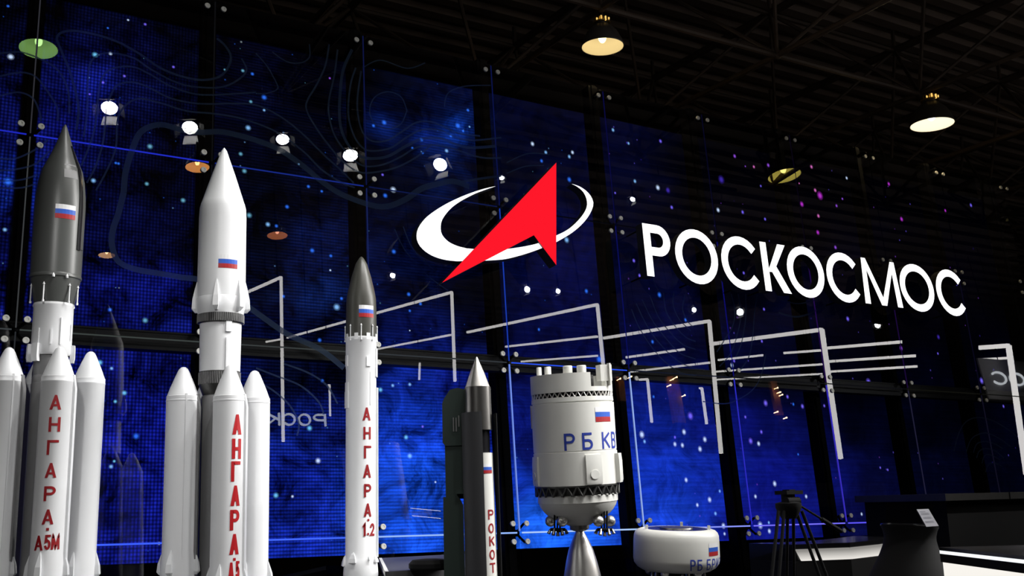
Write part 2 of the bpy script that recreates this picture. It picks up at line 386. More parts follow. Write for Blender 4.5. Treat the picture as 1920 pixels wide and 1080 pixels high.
SMP = [(x, y, led_tone(x, y, r, g, b_)) for x, y, r, g, b_ in SMP]
def led_colour(x, y):
    W = 0; c = [0, 0, 0]
    for sx, sy, col in SMP:
        w = 1.0 / ((sx - x) ** 2 + (sy - y) ** 2 + 420.0) ** 2
        W += w
        for k in range(3): c[k] += w * col[k]
    return [k / W for k in c]
STARS = """15 12 5 b;240 38 4 w;272 46 5 v;202 53 4 b;20 107 10 w;178 103 9 c;207 101 6 w;325 126 5 v;233 143 5 v;193 155 5 v;168 177 4 v;452 79 4 g;455 133 6 t;473 139 6 b;421 131 4 t;470 191 6 t;465 240 9 l;281 275 9 t;451 289 7 t;458 321 8 t;175 339 8 l;275 345 7 t;15 341 14 b;217 306 5 b;9 431 7 l;223 540 3 g;272 601 9 t;206 581 7 b;222 307 5 b
187 680 9 c;209 691 6 l;233 737 8 c;216 753 6 c;255 818 10 b;208 875 7 l;214 865 5 c;343 376 8 t;502 421 8 l;518 424 6 b;538 388 7 b;467 404 9 t;531 556 6 b;517 929 9 c;548 931 5 w;298 1019 5 w;619 507 4 w;631 576 11 l;636 650 7 b;599 638 7 b;766 552 7 b;788 570 6 b;768 583 5 b;768 620 3 w;738 472 8 b;713 731 8 c;736 723 6 l;768 721 6 l;604 714 6 b;761 820 8 c;768 855 9 l;816 904 4 w;596 864 9 w;580 803 9 c;792 800 5 v
495 183 9 b;495 207 5 l;618 147 4 p;578 350 6 b;560 308 4 l;603 359 5 b;737 356 10 w;837 283 7 l;792 287 5 b;773 278 5 b;717 328 5 v;877 207 6 b;858 236 10 b;720 230 9 b;880 238 4 l;722 367 8 b;998 270 7 w;1023 286 6 l;1015 302 6 b;1073 286 6 w;1067 294 6 l;1067 337 8 b;1149 244 6 l;1178 269 5 l;1190 340 6 l;1233 352 8 w;1252 357 9 d;1238 265 6 v;1377 293 6 p;1352 337 12 d;1413 313 5 k;1397 312 3 p;1440 310 6 p
1259 389 6 v;1346 394 7 w;1392 398 6 v;1434 411 5 v;1503 383 8 m;1537 367 12 m;1528 357 6 k;1521 313 6 k;1534 405 6 k;1426 349 4 v;1498 344 3 k;1587 334 5 w;1666 345 6 m;1579 373 4 p;1568 386 5 p;1690 411 7 m;1772 395 5 m;1820 385 6 v;1909 430 8 v;1566 464 6 p;1533 436 7 m;1188 489 6 v;1199 517 6 v;1236 553 8 b;1285 600 6 b;1432 580 5 v;1589 598 7 v;1759 632 7 d;1223 641 6 b;1428 640 5 v;1689 653 7 p;1394 512 5 v;1793 533 5 v
1062 450 9 l;1153 362 4 v;1099 546 7 b;1010 618 5 b;1123 674 11 b;1628 717 11 v;1435 756 9 v;1476 744 6 v;1376 677 5 v;1372 685 7 w;1545 761 5 v;1203 815 10 w;1208 828 6 l;1282 810 8 w;1265 820 5 v;1265 833 7 w;1279 835 7 w;1321 824 8 w;1312 842 8 w;1294 780 11 v;1225 744 5 b;1407 827 9 v;1422 832 7 w;1427 810 6 v;1504 762 7 v;1397 782 5 v;1487 758 5 b;1496 852 4 b;1286 900 7 w;1330 937 8 w;1307 947 6 w;1341 963 6 l;1349 921 5 l;1356 986 8 w;1358 1001 5 w;1416 931 6 w;1452 907 8 w;1511 931 6 w;1425 985 10 w;1441 980 5 l;1442 996 7 w
1650 877 4 v;1664 881 4 v;1633 953 9 v;1615 964 5 w;1677 957 6 v;1677 971 6 v;1758 663 4 v;1840 714 9 v;1881 762 5 v;1175 268 4 d;1300 300 3 d;845 255 6 b;868 246 5 b;700 236 6 b;790 262 7 b;640 560 6 b;585 470 8 b;620 480 6 b"""
SCOL = {'w': (205, 225, 255), 'b': (45, 110, 235), 'v': (120, 100, 245), 'c': (110, 195, 235), 't': (100, 165, 190), 'l': (130, 185, 240), 'g': (120, 130, 135), 'p': (150, 80, 220), 'd': (60, 40, 160), 'k': (220, 110, 190), 'm': (185, 50, 200)}
STARS = [s.split() for ln in STARS.split('\n') for s in ln.split(';')]
LED_W, LED_OFF = PW - 0.075, 0.31
stars_by_bay = {}
for s in STARS:
    u, v = wall_uv(float(s[0]), float(s[1]), LED_OFF)
    stars_by_bay.setdefault(math.floor(u / PW), []).append((u, v, float(s[2]), s[3], pj(wall_pt(u, LED_OFF, v))[2]))
LEDN = ['far left, left of the first post', 'behind the graphite-nosed rocket', 'behind the all-white rocket', 'behind the slim dark-nosed rocket', 'behind the steel-nosed rocket and red emblem', 'behind the tall cream stage and first sign letter',
        'behind the short cream drum and second sign letter', 'behind the tripod', 'left of the dark counter', 'at the far right behind the dark counter']
for k in range(-1, 9):
    b = MB(); b.c = []
    ua, va, vb = k * PW + (PW - LED_W) / 2, -0.115, 4.2
    nu, nv = 18, 66
    for j in range(nv + 1):
        for i in range(nu + 1):
            u, v = ua + LED_W * i / nu, va + (vb - va) * j / nv
            x, yy, _ = pj(wall_pt(u, LED_OFF, v))
            b.v.append((u - k * PW, 0, v - va)); b.c.append(led_colour(x, yy))
    for j in range(nv):
        for i in range(nu):
            q = j * (nu + 1) + i; b.f.append([q, q + 1, q + nu + 2, q + nu + 1]); b.m.append(0)
    n0 = len(b.v)
    b.box((PW / 2, 0.055, (vb - va) / 2), (LED_W, 0.1, vb - va + 0.002), mi=1)
    b.c += [(0, 0, 0)] * (len(b.v) - n0)
    rnd = random.Random(50 + k)
    extra = []
    for _ in range(26):
        uu, vv = ua + rnd.random() * LED_W, va + rnd.random() * (vb - va)
        extra.append((uu, vv, rnd.choice((2.2, 2.6, 3.2)), rnd.choice('bbtl' if k < 4 else 'vvdp'), pj(wall_pt(uu, LED_OFF, vv))[2]))
    for q, (u, v, d, c, depth) in enumerate(stars_by_bay.get(k, []) + extra):
        r = d * 0.47 * depth / F_PX * 1.15; col = s2l(SCOL[c]); dim = 1.0 if q < len(stars_by_bay.get(k, [])) else 0.35
        u -= k * PW; v -= va
        sq = 1.0 if k < 3 else 1.15
        base = len(b.v); b.v.append((u, -0.004, v)); b.c.append([z * 1.15 * dim for z in col])
        for ring, (rr, br) in enumerate(((0.55, 0.85), (0.8, 0.3), (1.35, 0.0))):
            for t in range(10):
                a = 2 * PI * t / 10; b.v.append((u + rr * r * math.cos(a), -0.004, v + rr * r * sq * math.sin(a))); b.c.append([z * br * dim for z in col])
        for t in range(10):
            b.f.append([base, base + 1 + t, base + 1 + (t + 1) % 10]); b.m.append(2)
            for ring in range(2):
                p = base + 1 + ring * 10; b.f.append([p + t, p + 10 + t, p + 10 + (t + 1) % 10, p + (t + 1) % 10]); b.m.append(2)
    o = b.build('led_screen', [M['led'], M['black'], M['star']], mat=WM @ T(k * PW, LED_OFF, va), smooth=False)
    o['cloud'] = (1.0, 1.0, 0.9, 0.8, 0.6, 0.45, 0.3, 0.3, 0.3, 0.3)[k + 1]
    o['dot_contrast'] = (0.62, 0.58, 0.22, 0.04, 0.0, 0.0, 0.0, 0.0, 0.0, 0.0)[k + 1]
    o['row_contrast'] = (0.55, 0.5, 0.6, 0.34, 0.1, 0.0, 0.0, 0.0, 0.0, 0.0)[k + 1]
    tag(o, 'tall blue starfield video screen, %s' % LEDN[k + 1], 'video screen', 'tall starfield video screens behind the glass')

# ------------------------------------------------------------------ glass panes, contour film, joint strips with painted glow
LINES = """10|232 360 236 320 250 275 262 250 280 238 305 234 340 243 375 248 410 247 440 252 480 263 523 280 567 310 603 340 640 364 690 383 725 387 760 374 790 354 820 345 850 340 880 350
10|232 360 222 400 212 430 210 460 222 490 255 505 300 513 340 520 375 525 420 545 465 575 500 600 540 627 600 655 645 690
3|180 357 200 320 217 277 220 227 233 200 260 185 300 193 350 208 400 213 443 220 480 231 523 250 570 285 603 318 640 342 665 352
3|163 343 180 310 193 267 197 233 200 200 207 180 220 160 247 154 277 163 317 183 360 193 400 195 433 194 480 197 523 217 563 247 607 290 637 317 663 343
3|153 310 170 267 180 227 185 173 193 143 213 128 247 125 277 137 317 160 360 175 400 178 480 173
3|157 257 163 213 165 150 170 117 187 102 217 100 253 110 283 130 327 153 367 163 417 163 450 147 462 130 453 110
4|143 243 147 200 133 140 117 100 107 70 127 58 167 62 217 77 260 100 300 127 340 143 383 150 417 140 433 110 423 87 407 72
3|130 213 127 167 107 130 80 113 40 98 0 100
3|0 143 27 137 50 137 70 147 95 180 108 205 108 227
3|0 180 33 173 60 183 73 207 77 227
3|0 297 30 297 67 280 90 262
3|0 320 33 317 67 307 93 283
3|0 340 40 337 70 328
3|0 353 40 352 67 345
2|580 83 580 107 563 118 537 115 510 97
2|480 100 500 123 517 153 520 167 500 175 480 175
3|617 83 610 123 593 160 577 187 575 207 593 240 617 273 640 300 667 320 693 324 740 315 780 295 810 270
3|633 93 627 140 617 187 617 217 627 253 647 283 667 303 687 312 720 308 753 293 780 277 813 272 847 278 900 295 940 296
5|660 93 643 133 637 187 638 233 650 267 670 290 693 297 727 293 763 273 793 260 827 260 853 270 880 277 930 274
3|667 127 657 160 653 213 663 253 680 277 700 283 733 277 763 257 793 243 827 245 853 257 887 263 940 258
3|677 133 670 187 673 227 683 253 700 265 727 263 753 247 780 230 807 228 833 238 860 250 900 255
2|763 207 752 232 728 242 703 232 693 207 703 182 728 172 752 182 763 207
2|833 200 840 175 870 162 920 160
2|680 127 713 113 763 128 797 118
4|860 342 900 335 940 330
2|950 305 990 288 1030 290
2|950 325 985 312 1020 310
2|1184 580 1198 613 1222 651 1251 682 1280 700 1304 704
2|1193 569 1211 607 1235 642 1264 671 1291 687 1322 693
2|1204 562 1224 602 1249 635 1275 662 1304 673
2|1218 553 1235 595 1260 627 1282 647 1304 655
2|1244 549 1249 584 1267 613 1287 633 1304 640
2|1264 547 1262 571 1273 598 1295 620
2|1284 553 1280 580 1289 602 1300 613
2|1371 551 1378 584 1373 613 1358 638 1344 660
2|1384 551 1389 589 1382 629 1369 664 1349 687
2|1398 551 1398 595 1391 640 1380 669
2|1420 553 1415 584 1411 633 1404 669 1387 695
2|1436 664 1427 704 1411 731 1384 749 1358 757 1318 753
2|1464 562 1491 569 1513 567 1536 560
3|1460 586 1491 594 1518 588 1536 578 1558 569
2|1789 846 1797 815 1810 792 1831 783 1857 787 1885 802 1908 820
2|1812 846 1820 825 1833 815 1851 812 1875 823 1896 838
2|1825 849 1831 833 1844 828 1862 831 1880 841
2|1831 859 1836 846 1849 841 1867 846 1882 859
2|1841 869 1846 855 1857 853 1875 862
2|1848 885 1853 872 1864 868 1878 874
3|480 690 513 703 563 723 597 753 607 777
3|480 713 513 733 543 760 560 793 557 817
3|533 682 580 700 613 723 633 757
2|1240 470 1225 520 1235 545
2|740 430 760 470 800 515 840 545
2|756 425 775 468 815 508"""
film = {}
def add_ribbon(width_px, pts):
    P = smooth_poly(pts, 8)
    W = []
    for x, yy in P:
        u, v = wall_uv(x, yy); W.append((u, v, width_px * pj(wall_pt(u, 0, v))[2] / F_PX * 1.1))
    L = len(W); side = []
    for i in range(L):
        a, c = W[max(0, i - 1)], W[min(L - 1, i + 1)]
        dx, dy = c[0] - a[0], c[1] - a[1]; n = math.hypot(dx, dy) or 1
        h = W[i][2] / 2; side.append(((W[i][0] - dy / n * h, W[i][1] + dx / n * h), (W[i][0] + dy / n * h, W[i][1] - dx / n * h)))
    for i in range(L - 1):
        mu, mv = (W[i][0] + W[i + 1][0]) / 2, (W[i][1] + W[i + 1][1]) / 2
        key = (math.floor(mu / PW), math.floor(mv / PH))
        film.setdefault(key, []).append((side[i][0], side[i][1], side[i + 1][1], side[i + 1][0]))
for ln in LINES.split('\n'):
    w, p = ln.split('|'); p = list(map(float, p.split())); add_ribbon(float(w), list(zip(p[::2], p[1::2])))
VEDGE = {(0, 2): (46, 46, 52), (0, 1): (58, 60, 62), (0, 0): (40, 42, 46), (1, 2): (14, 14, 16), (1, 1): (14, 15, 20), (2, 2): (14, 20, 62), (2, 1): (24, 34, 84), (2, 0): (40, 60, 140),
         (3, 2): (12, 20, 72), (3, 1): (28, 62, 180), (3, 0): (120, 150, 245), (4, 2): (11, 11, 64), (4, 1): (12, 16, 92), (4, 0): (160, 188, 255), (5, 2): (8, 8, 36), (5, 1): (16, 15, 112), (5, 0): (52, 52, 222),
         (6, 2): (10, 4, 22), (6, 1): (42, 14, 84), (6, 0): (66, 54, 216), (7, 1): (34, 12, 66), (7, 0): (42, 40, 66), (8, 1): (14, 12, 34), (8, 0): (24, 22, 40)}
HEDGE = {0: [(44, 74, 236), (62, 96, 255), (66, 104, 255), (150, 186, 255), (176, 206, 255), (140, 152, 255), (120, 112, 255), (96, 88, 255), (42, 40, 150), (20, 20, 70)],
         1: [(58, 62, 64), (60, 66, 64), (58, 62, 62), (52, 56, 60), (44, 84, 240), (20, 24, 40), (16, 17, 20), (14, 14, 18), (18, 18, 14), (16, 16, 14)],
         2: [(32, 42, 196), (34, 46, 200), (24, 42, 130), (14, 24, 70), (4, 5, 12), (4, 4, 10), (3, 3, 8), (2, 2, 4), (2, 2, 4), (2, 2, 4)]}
ROWN = {-1: 'lowest row', 0: 'second row from the bottom', 1: 'third row from the bottom', 2: 'top row'}
G = 0.006                                            # half joint between panes
for k in range(-1, 9):
    for r in range(-1, 3):
        va = r * PH if r >= 0 else FLOOR_V + 0.02; vb = (r + 1) * PH if r >= 0 else 0.0
        h = vb - va
        b = MB(); b.box((PW / 2, 0.006, h / 2), (PW - 2 * G, 0.012, h - 2 * G))
        o = b.build('glass_pane', M['glass'], mat=WM @ T(k * PW, 0, va), smooth=False)
        tag(o, 'clear glass pane, %s column from the left, %s' % (ORD[k + 1], ROWN[r]), 'glass pane', 'clear glass panes of the leaning glass wall')
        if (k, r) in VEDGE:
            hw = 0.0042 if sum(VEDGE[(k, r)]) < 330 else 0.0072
            e = MB(); e.box((0, 0.008, h / 2), (2 * hw, 0.008, h - 0.03)); tag(e.build('edge_glow_strip', edge_mat(VEDGE[(k, r)]), o, smooth=False), 'vertical glass edge strip with painted glow')
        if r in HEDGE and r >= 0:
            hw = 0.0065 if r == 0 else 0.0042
            e = MB(); e.box((PW / 2, 0.008, 0), (PW - 0.05, 0.008, 2 * hw)); tag(e.build('edge_glow_strip', edge_mat(HEDGE[r][k + 1]), o, smooth=False), 'bottom glass edge strip with painted glow')
        if (k, r) in film:
            e = MB()
            for q in film[(k, r)]: e.add([(p[0] - k * PW, -0.0015, p[1] - va) for p in q], [(0, 1, 2, 3)])
            tag(e.build('contour_film', M['film'], o, smooth=False), 'thin frosted curving contour lines')
# spider fittings
SA, SB = 0.0509 * PW, 0.0565 * PW
for k in range(0, 10):
    for r in range(0, 4):
        root = empty('spider_fitting', WM @ T(k * PW, 0, r * PH))
        hb = MB(); hb.tube((0, 0.15, 0), (0, 0.055, 0), 0.022, 0.028, n=14); hb.sphere((0, 0.055, 0), 0.026, 12, 6); hb.build('hub', M['frame'], root)
        for sx in (-1, 1):
            for sz in ((-1,) if r == 3 else (-1, 1)):
                p = Vector((sx * SA, 0, sz * SB))
                a = MB(); a.path([(0, 0.055, 0), (sx * SA * 0.5, 0.06, sz * SB * 0.5), (sx * SA, 0.045, sz * SB), (sx * SA, 0.014, sz * SB)], 0.011, 8); a.build('arm', M['frame'], root)
                d = MB(); d.lathe([(0, -0.003), (0.012, -0.003), (0.014, 0.0), (0.019, 0.0), (0.0225, -0.004), (0.0235, -0.012), (0.0235, -0.018)][::1], 18, rot=Matrix.Rotation(R_(-90), 3, 'X'))
                dd = MB(); dd.lathe([(0.0235, 0.0), (0.0235, 0.008), (0.021, 0.012), (0.010, 0.012), (0.008, 0.010), (0, 0.010)], 18, c=p, rot=Matrix.Rotation(R_(90), 3, 'X')); dd.build('disc', M['disc'], root)
        where = {0: 'on the lowest glass joint', 1: 'at the mid-height beam', 2: 'on the third glass joint up', 3: 'on the top edge of the glass'}[r]
        tag(root, 'four-armed steel glass fitting %s, %s column from the left' % (where, ORD[k]) if r < 3 else 'two-armed steel glass fitting %s, %s column from the left' % (where, ORD[k]), 'glass fitting', 'spider fittings holding the glass')

# ------------------------------------------------------------------ stroke lettering
def arc(cx, cy, rx, ry, a0, a1, n=14):
    return [(cx + rx * math.cos(R_(a0 + (a1 - a0) * k / n)), cy + ry * math.sin(R_(a0 + (a1 - a0) * k / n))) for k in range(n + 1)]
def glyph(ch):
    """centre-line strokes in a unit box"""
    P = {'А': 'peak', 'Н': [[(0, 0), (0, 1)], [(1, 0), (1, 1)], [(0, .5), (1, .5)]],
         'Г': [[(0, 0), (0, 1), (1, 1)]], 'Р': [[(0, 0), (0, 1), (.55, 1)] + arc(.55, .74, .45, .26, 90, -90) + [(0, .48)]],
         'О': [arc(.5, .5, .5, .5, 0, 360, 32)], 'К': [[(0, 0), (0, 1)], [(1, 1), (.02, .46)], [(.26, .60), (1, 0)]],
         'С': [arc(.5, .5, .5, .5, 40, 320, 24)], 'М': [[(0, 0), (.07, 1), (.5, .08), (.93, 1), (1, 0)]], 'Т': [[(0, 1), (1, 1)], [(.5, 1), (.5, 0)]],
         'И': [[(0, 1), (0, 0), (1, 1), (1, 0)]], 'З': [arc(.45, .75, .45, .25, 140, -90, 12) + arc(.45, .25, .5, .25, 90, -140, 12)],
         'Б': [[(.9, 1), (0, 1), (0, 0), (.55, 0)] + arc(.55, .28, .45, .28, -90, 90) + [(0, .56)]],
         'В': [[(0, 0), (0, 1), (.5, 1)] + arc(.5, .76, .4, .24, 90, -90) + [(0, .52)], [(.5, .52)] + arc(.5, .26, .48, .26, 90, -90) + [(0, 0)]],
         '5': [[(.9, 1), (.15, 1), (.08, .56), (.4, .64)] + arc(.45, .31, .47, .31, 90, -150)], '1': [[(.25, .78), (.62, 1), (.62, 0)]],
         '2': [arc(.5, .70, .42, .30, 165, -25) + [(.05, 0), (.98, 0)]], '.': 'dot', '-': [[(.1, .45), (.9, .45)]]}
    return P[ch]
def ribbons(strokes, w, h, t, step):
    """list of quads (2D) for strokes scaled to w x h with thickness t (mitred)"""
    quads = []
    if strokes == 'dot': return [((0, 0), (0, h), (w, h), (w, 0))]
    if strokes == 'peak':                             # two slanted legs meeting at the top and a cross bar, without overlaps
        ta, tb = t * .42, t * 1.08; sl = (w / 2 - ta) / h; hi = (w / 2 - tb) / sl
        ys = sorted({h * k / 8 for k in range(9)} | {hi})
        xi = lambda y: min(w / 2, tb + sl * y)
        for y0, y1 in zip(ys, ys[1:]):
            quads.append(((sl * y0, y0), (xi(y0), y0), (xi(y1), y1), (sl * y1, y1)))
            quads.append(((w - xi(y0), y0), (w - sl * y0, y0), (w - sl * y1, y1), (w - xi(y1), y1)))
        c0, c1 = h * .30 - t * .42, h * .30 + t * .42
        for k in range(4):
            f0, f1 = k / 4, (k + 1) / 4; X = lambda f, y: xi(y) + (w - 2 * xi(y)) * f
            quads.append(((X(f0, c0), c0), (X(f1, c0), c0), (X(f1, c1), c1), (X(f0, c1), c1)))
        return quads
    for st in strokes:
        pts = []
        S = [(x * (w - t) + t / 2, yy * (h - t) + t / 2) for x, yy in st]
        S = [p for i, p in enumerate(S) if i == 0 or abs(p[0] - S[i - 1][0]) + abs(p[1] - S[i - 1][1]) > 1e-6 * h]
        if len(S) and abs(S[0][0] - S[-1][0]) + abs(S[0][1] - S[-1][1]) < 1e-9 and len(S) > 3: closed = True
        else: closed = False
        for (ax, ay), (bx, by) in zip(S, S[1:]):
            n = max(1, int(math.hypot(bx - ax, by - ay) / step))
            pts += [(ax + (bx - ax) * k / n, ay + (by - ay) * k / n) for k in range(n)]
        pts.append(S[-1])
        L = len(pts); D = []
        for i in range(L - 1):
            dx, dy = pts[i + 1][0] - pts[i][0], pts[i + 1][1] - pts[i][1]; n = math.hypot(dx, dy) or 1; D.append((dx / n, dy / n))
        if not closed:                                # flat ends reach the outline
            e = t * 0.5
            pts[0] = (pts[0][0] - D[0][0] * e * (1 if abs(D[0][1]) > .9 or abs(D[0][0]) > .9 else .35), pts[0][1] - D[0][1] * e * (1 if abs(D[0][1]) > .9 or abs(D[0][0]) > .9 else .35))
            pts[-1] = (pts[-1][0] + D[-1][0] * e * (1 if abs(D[-1][1]) > .9 or abs(D[-1][0]) > .9 else .35), pts[-1][1] + D[-1][1] * e * (1 if abs(D[-1][1]) > .9 or abs(D[-1][0]) > .9 else .35))
        sd = []
        for i in range(L):
            d0 = D[i - 1] if i > 0 else (D[-1] if closed else D[0]); d1 = D[i] if i < L - 1 else (D[0] if closed else D[-1])
            mx, my = d0[0] + d1[0], d0[1] + d1[1]; n = math.hypot(mx, my)
            if n < 1e-6: mx, my, n = d1[0], d1[1], 1
            mx, my = mx / n, my / n; c = max(0.35, mx * d1[0] + my * d1[1]); hlf = t / 2 / c
            sd.append(((pts[i][0] - my * hlf, pts[i][1] + mx * hlf), (pts[i][0] + my * hlf, pts[i][1] - mx * hlf)))
        for i in range(L - 1): quads.append((sd[i][0], sd[i][1], sd[i + 1][1], sd[i + 1][0]))
    return quads
def wrap_text(mb, rows, r_of_z, ang0, lift=0.0012, step=None):
    """rows: (char, centre arc offset in m, centre z, w, h, t) wrapped on a turned body"""
    for ch, cx, cz, w, h, t in rows:
        for q in ribbons(glyph(ch), w, h, t, step or w * 0.1):
            vs = []
            for x, yy in q:
                z = cz - h / 2 + yy; r = r_of_z(z) + lift; a = ang0 + (cx - w / 2 + x) / r_of_z(z)
                vs.append((r * math.sin(a), -r * math.cos(a), z))
            mb.add(vs, [(0, 1, 2, 3)])

# ------------------------------------------------------------------ illuminated emblem and letter sign in front of the glass
SOFF, SDEP = -0.30, 0.10
def su(x, y, off=SOFF): return wall_uv(x, y, off)
base_v = su(1222, 518)[1]; top_v = su(1203, 418)[1]; LH = top_v - base_v; LT = LH * 0.163
sx0 = su(1215, 518)[0]
sign = empty('illuminated_letter_sign', WM @ T(sx0, SOFF, base_v))
def letter(ch, xl, xr, quads_fn=None, over=0.0):
    b = MB(); w = xr - xl; h = LH + 2 * over
    for q in (ribbons(glyph(ch), w, h, LT, LH * 0.06) if quads_fn is None else quads_fn(w, h)):
        q = [(x + xl - sx0, yy - over) for x, yy in q]
        b.prism(q, lambda x, yy, d: (x, d, yy), 0.0, SDEP)
    o = b.build('sign_letter', [M['sign_white'], M['sign_side']], sign, smooth=False)
    s = MB()
    for fx, fy in ((0.12 if ch != 'О' and ch != 'С' else 0.5, 0.06), (0.12 if ch != 'О' and ch != 'С' else 0.5, 0.94)):
        xx = xl - sx0 + (LT / 2 if fx < 0.3 else w / 2)
        s.tube((xx, SDEP - 0.01, fy * LH), (xx, -SOFF - 0.001, fy * LH), 0.008, n=8)
    s.build('stud', M['frame'], o)
def ksk(w, h):
    t = LT
    return [[(0, 0), (0, h), (t, h), (t, 0)], [(t * .8, h * .40), (w - t * 1.35, h), (w - t * .1, h), (t * 1.75, h * .40)], [(t * 1.1, h * .50), (t * 2.05, h * .585), (w, 0), (w - t * 1.3, 0)]]
def msk(w, h):
    t = LT
    return [[(0, 0), (w * .06, h), (w * .06 + t * .75, h), (t, 0)], [(w * .06 + t * .05, h), (w * .06 + t * .78, h), (w * .5 + t * .48, 0), (w * .5 - t * .48, 0)],
            [(w * .94 - t * .78, h), (w * .94 - t * .05, h), (w * .5 + t * .48, 0), (w * .5 - t * .48, 0)], [(w - t, 0), (w * .94 - t * .75, h), (w * .94, h), (w, 0)]]
def ux(x, y): return su(x, y)[0]
letter('Р', ux(1209, 470), ux(1257, 460))
letter('О', ux(1265.3, 466.7), ux(1346.7, 493.3), over=0.018)
letter('С', ux(1351.3, 475), ux(1351.3, 475) + 0.53, over=0.018)
letter('К', ux(1436, 545), ux(1485, 551), ksk)
letter('О', ux(1474, 490), ux(1545.2, 516), over=0.018)
letter('С', ux(1548.7, 505.5), ux(1548.7, 505.5) + 0.53, over=0.018)
letter('М', ux(1623, 567), ux(1693.5, 575.5), msk)
letter('О', ux(1686, 525), ux(1751.5, 548), over=0.018)
letter('С', ux(1752.3, 525), ux(1752.3, 525) + 0.53, over=0.018)
tag(sign, 'long row of glowing white capital letters mounted in front of the glass', 'sign')
c1 = lambda p: [(770 + x / 5.144, 330 + y / 5.144) for x, y in p]
c2 = lambda p: [(740 + x / 3.857, 280 + y / 3.857) for x, y in p]
outer = c1([(820, 98), (700, 125), (550, 175), (400, 240), (270, 312), (150, 400), (80, 490), (58, 560), (65, 630), (110, 700), (200, 765), (320, 806), (450, 822)]) + \
    c2([(480, 808), (560, 808), (650, 805), (740, 800), (820, 790), (950, 755), (1070, 712), (1170, 670), (1300, 590), (1390, 500), (1435, 410), (1425, 350), (1385, 300), (1330, 265), (1280, 250)])
inner = c1([(820, 98), (700, 140), (600, 180), (470, 250), (380, 320), (310, 410), (290, 480), (300, 560), (360, 630), (450, 675), (550, 700)]) + \
    c2([(520, 716), (640, 726), (740, 728), (820, 720), (950, 700), (1050, 675), (1165, 625), (1260, 575), (1340, 500), (1385, 430), (1390, 370), (1365, 310), (1320, 270), (1280, 250)])
emblem = empty('illuminated_emblem', WM @ T(su(829, 530)[0], SOFF, su(829, 530)[1]))
eu, ev = su(829, 530)
def resample(P, n):
    P = smooth_poly(P, 8); D = [0]
    for a, c in zip(P, P[1:]): D.append(D[-1] + math.hypot(c[0] - a[0], c[1] - a[1]))
    out = []; i = 0
    for k in range(n + 1):
        s = D[-1] * k / n
        while i < len(D) - 2 and D[i + 1] < s: i += 1
        f = (s - D[i]) / max(1e-9, D[i + 1] - D[i]); out.append((P[i][0] + (P[i + 1][0] - P[i][0]) * f, P[i][1] + (P[i + 1][1] - P[i][1]) * f))
    return out
def matched(A, Bq, n=90):
    """inner points matched to outer ones by direction from the ring centre"""
    return resample(A, n), resample(Bq, n)
ra, rb = matched(outer, inner)
ra = [(su(*p)[0] - eu, su(*p)[1] - ev) for p in ra]; rb = [(su(*p)[0] - eu, su(*p)[1] - ev) for p in rb]
b = MB(); n = len(ra)
for d, mi in ((0.0, 0), (SDEP, 1)): b.add([(x, d, z) for x, z in ra] + [(x, d, z) for x, z in rb], [(i, i + 1, n + i + 1, n + i) for i in range(n - 1)], mi)
for L_ in (ra, rb): b.add([(x, 0, z) for x, z in L_] + [(x, SDEP, z) for x, z in L_], [(i, i + 1, n + i + 1, n + i) for i in range(n - 1)], 1)
ring = b.build('ring', [M['sign_white'], M['sign_side']], emblem, smooth=False); tag(ring, 'glowing white open ring')
AOFF = SOFF - 0.015
arrow = [wall_uv(x, yy, AOFF) for x, yy in ((1043, 305), (829, 530), (1001, 441), (1043, 497))]
b = MB()
A = [(u - eu, v - ev) for u, v in arrow]
b.add([(x, -0.015, z) for x, z in A], [(0, 1, 2), (0, 2, 3)], 0); b.add([(x, 0.0, z) for x, z in A], [(0, 2, 1), (0, 3, 2)], 1)
b.add([(x, -0.015, z) for x, z in A] + [(x, SDEP, z) for x, z in A], [(k, (k + 1) % 4, 4 + (k + 1) % 4, 4 + k) for k in range(4)], 1)
ao = b.build('arrow', [M['sign_red'], M['sign_side']], emblem, smooth=False); tag(ao, 'glowing red pointed arrow')
b = MB()
for x, yy in ((812, 450), (880, 478), (1000, 400), (1030, 350), (1025, 450), (1098, 420)):
    u, v = su(x, yy); b.tube((u - eu, SDEP - 0.02, v - ev), (u - eu, -SOFF - 0.001, v - ev), 0.008, n=8)
b.build('stud', M['frame'], emblem)
tag(emblem, 'glowing emblem of red arrow crossing a white open ring', 'sign')

# ------------------------------------------------------------------ turned-model frame from two axis pixels
class Axis:
    def __init__(s, top, bot, Y, zbase, tilt=0.0):
        s.pt, s.pb = at_y(*top, Y), at_y(*bot, Y)
        a = (s.pt - s.pb).normalized()
        base = s.pb + a * ((zbase - s.pb.z) / a.z)
        if tilt:
            view = Vector((base.x, base.y, 0)).normalized(); ax = Vector((view.y, -view.x, 0))
            mid = s.pb; a = Quaternion(ax, tilt) @ a; base = mid + a * ((zbase - mid.z) / a.z)
        s.a, s.base = a, base
        s.M = frame(base, a, Vector((CAM.x, CAM.y, base.z)))
    def z(s, py):
        lo, hi = -1.0, 6.0
        for _ in range(50):
            m = (lo + hi) / 2
            if pj(s.base + s.a * m)[1] > py: lo = m
            else: hi = m
        return lo
    def px(s, z): return pj(s.base + s.a * z)
    def r(s, wpx, py):
        x, _, d = s.px(s.z(py)); t = (x - 960) / F_PX
        return wpx / 2 * d / F_PX / math.sqrt(1 + t * t)
    def prof(s, rows): return [(s.r(w, yy), s.z(yy)) for yy, w in rows]
    def local(s, px_, py, back=0.0):
        """local point at a pixel, 'back' metres behind the axis plane"""
        inv = s.M.inverted(); d = ray(px_, py)
        o = inv @ CAM; dd = inv.to_3x3() @ d
        t = (back - o.y) / dd.y; return o + dd * t
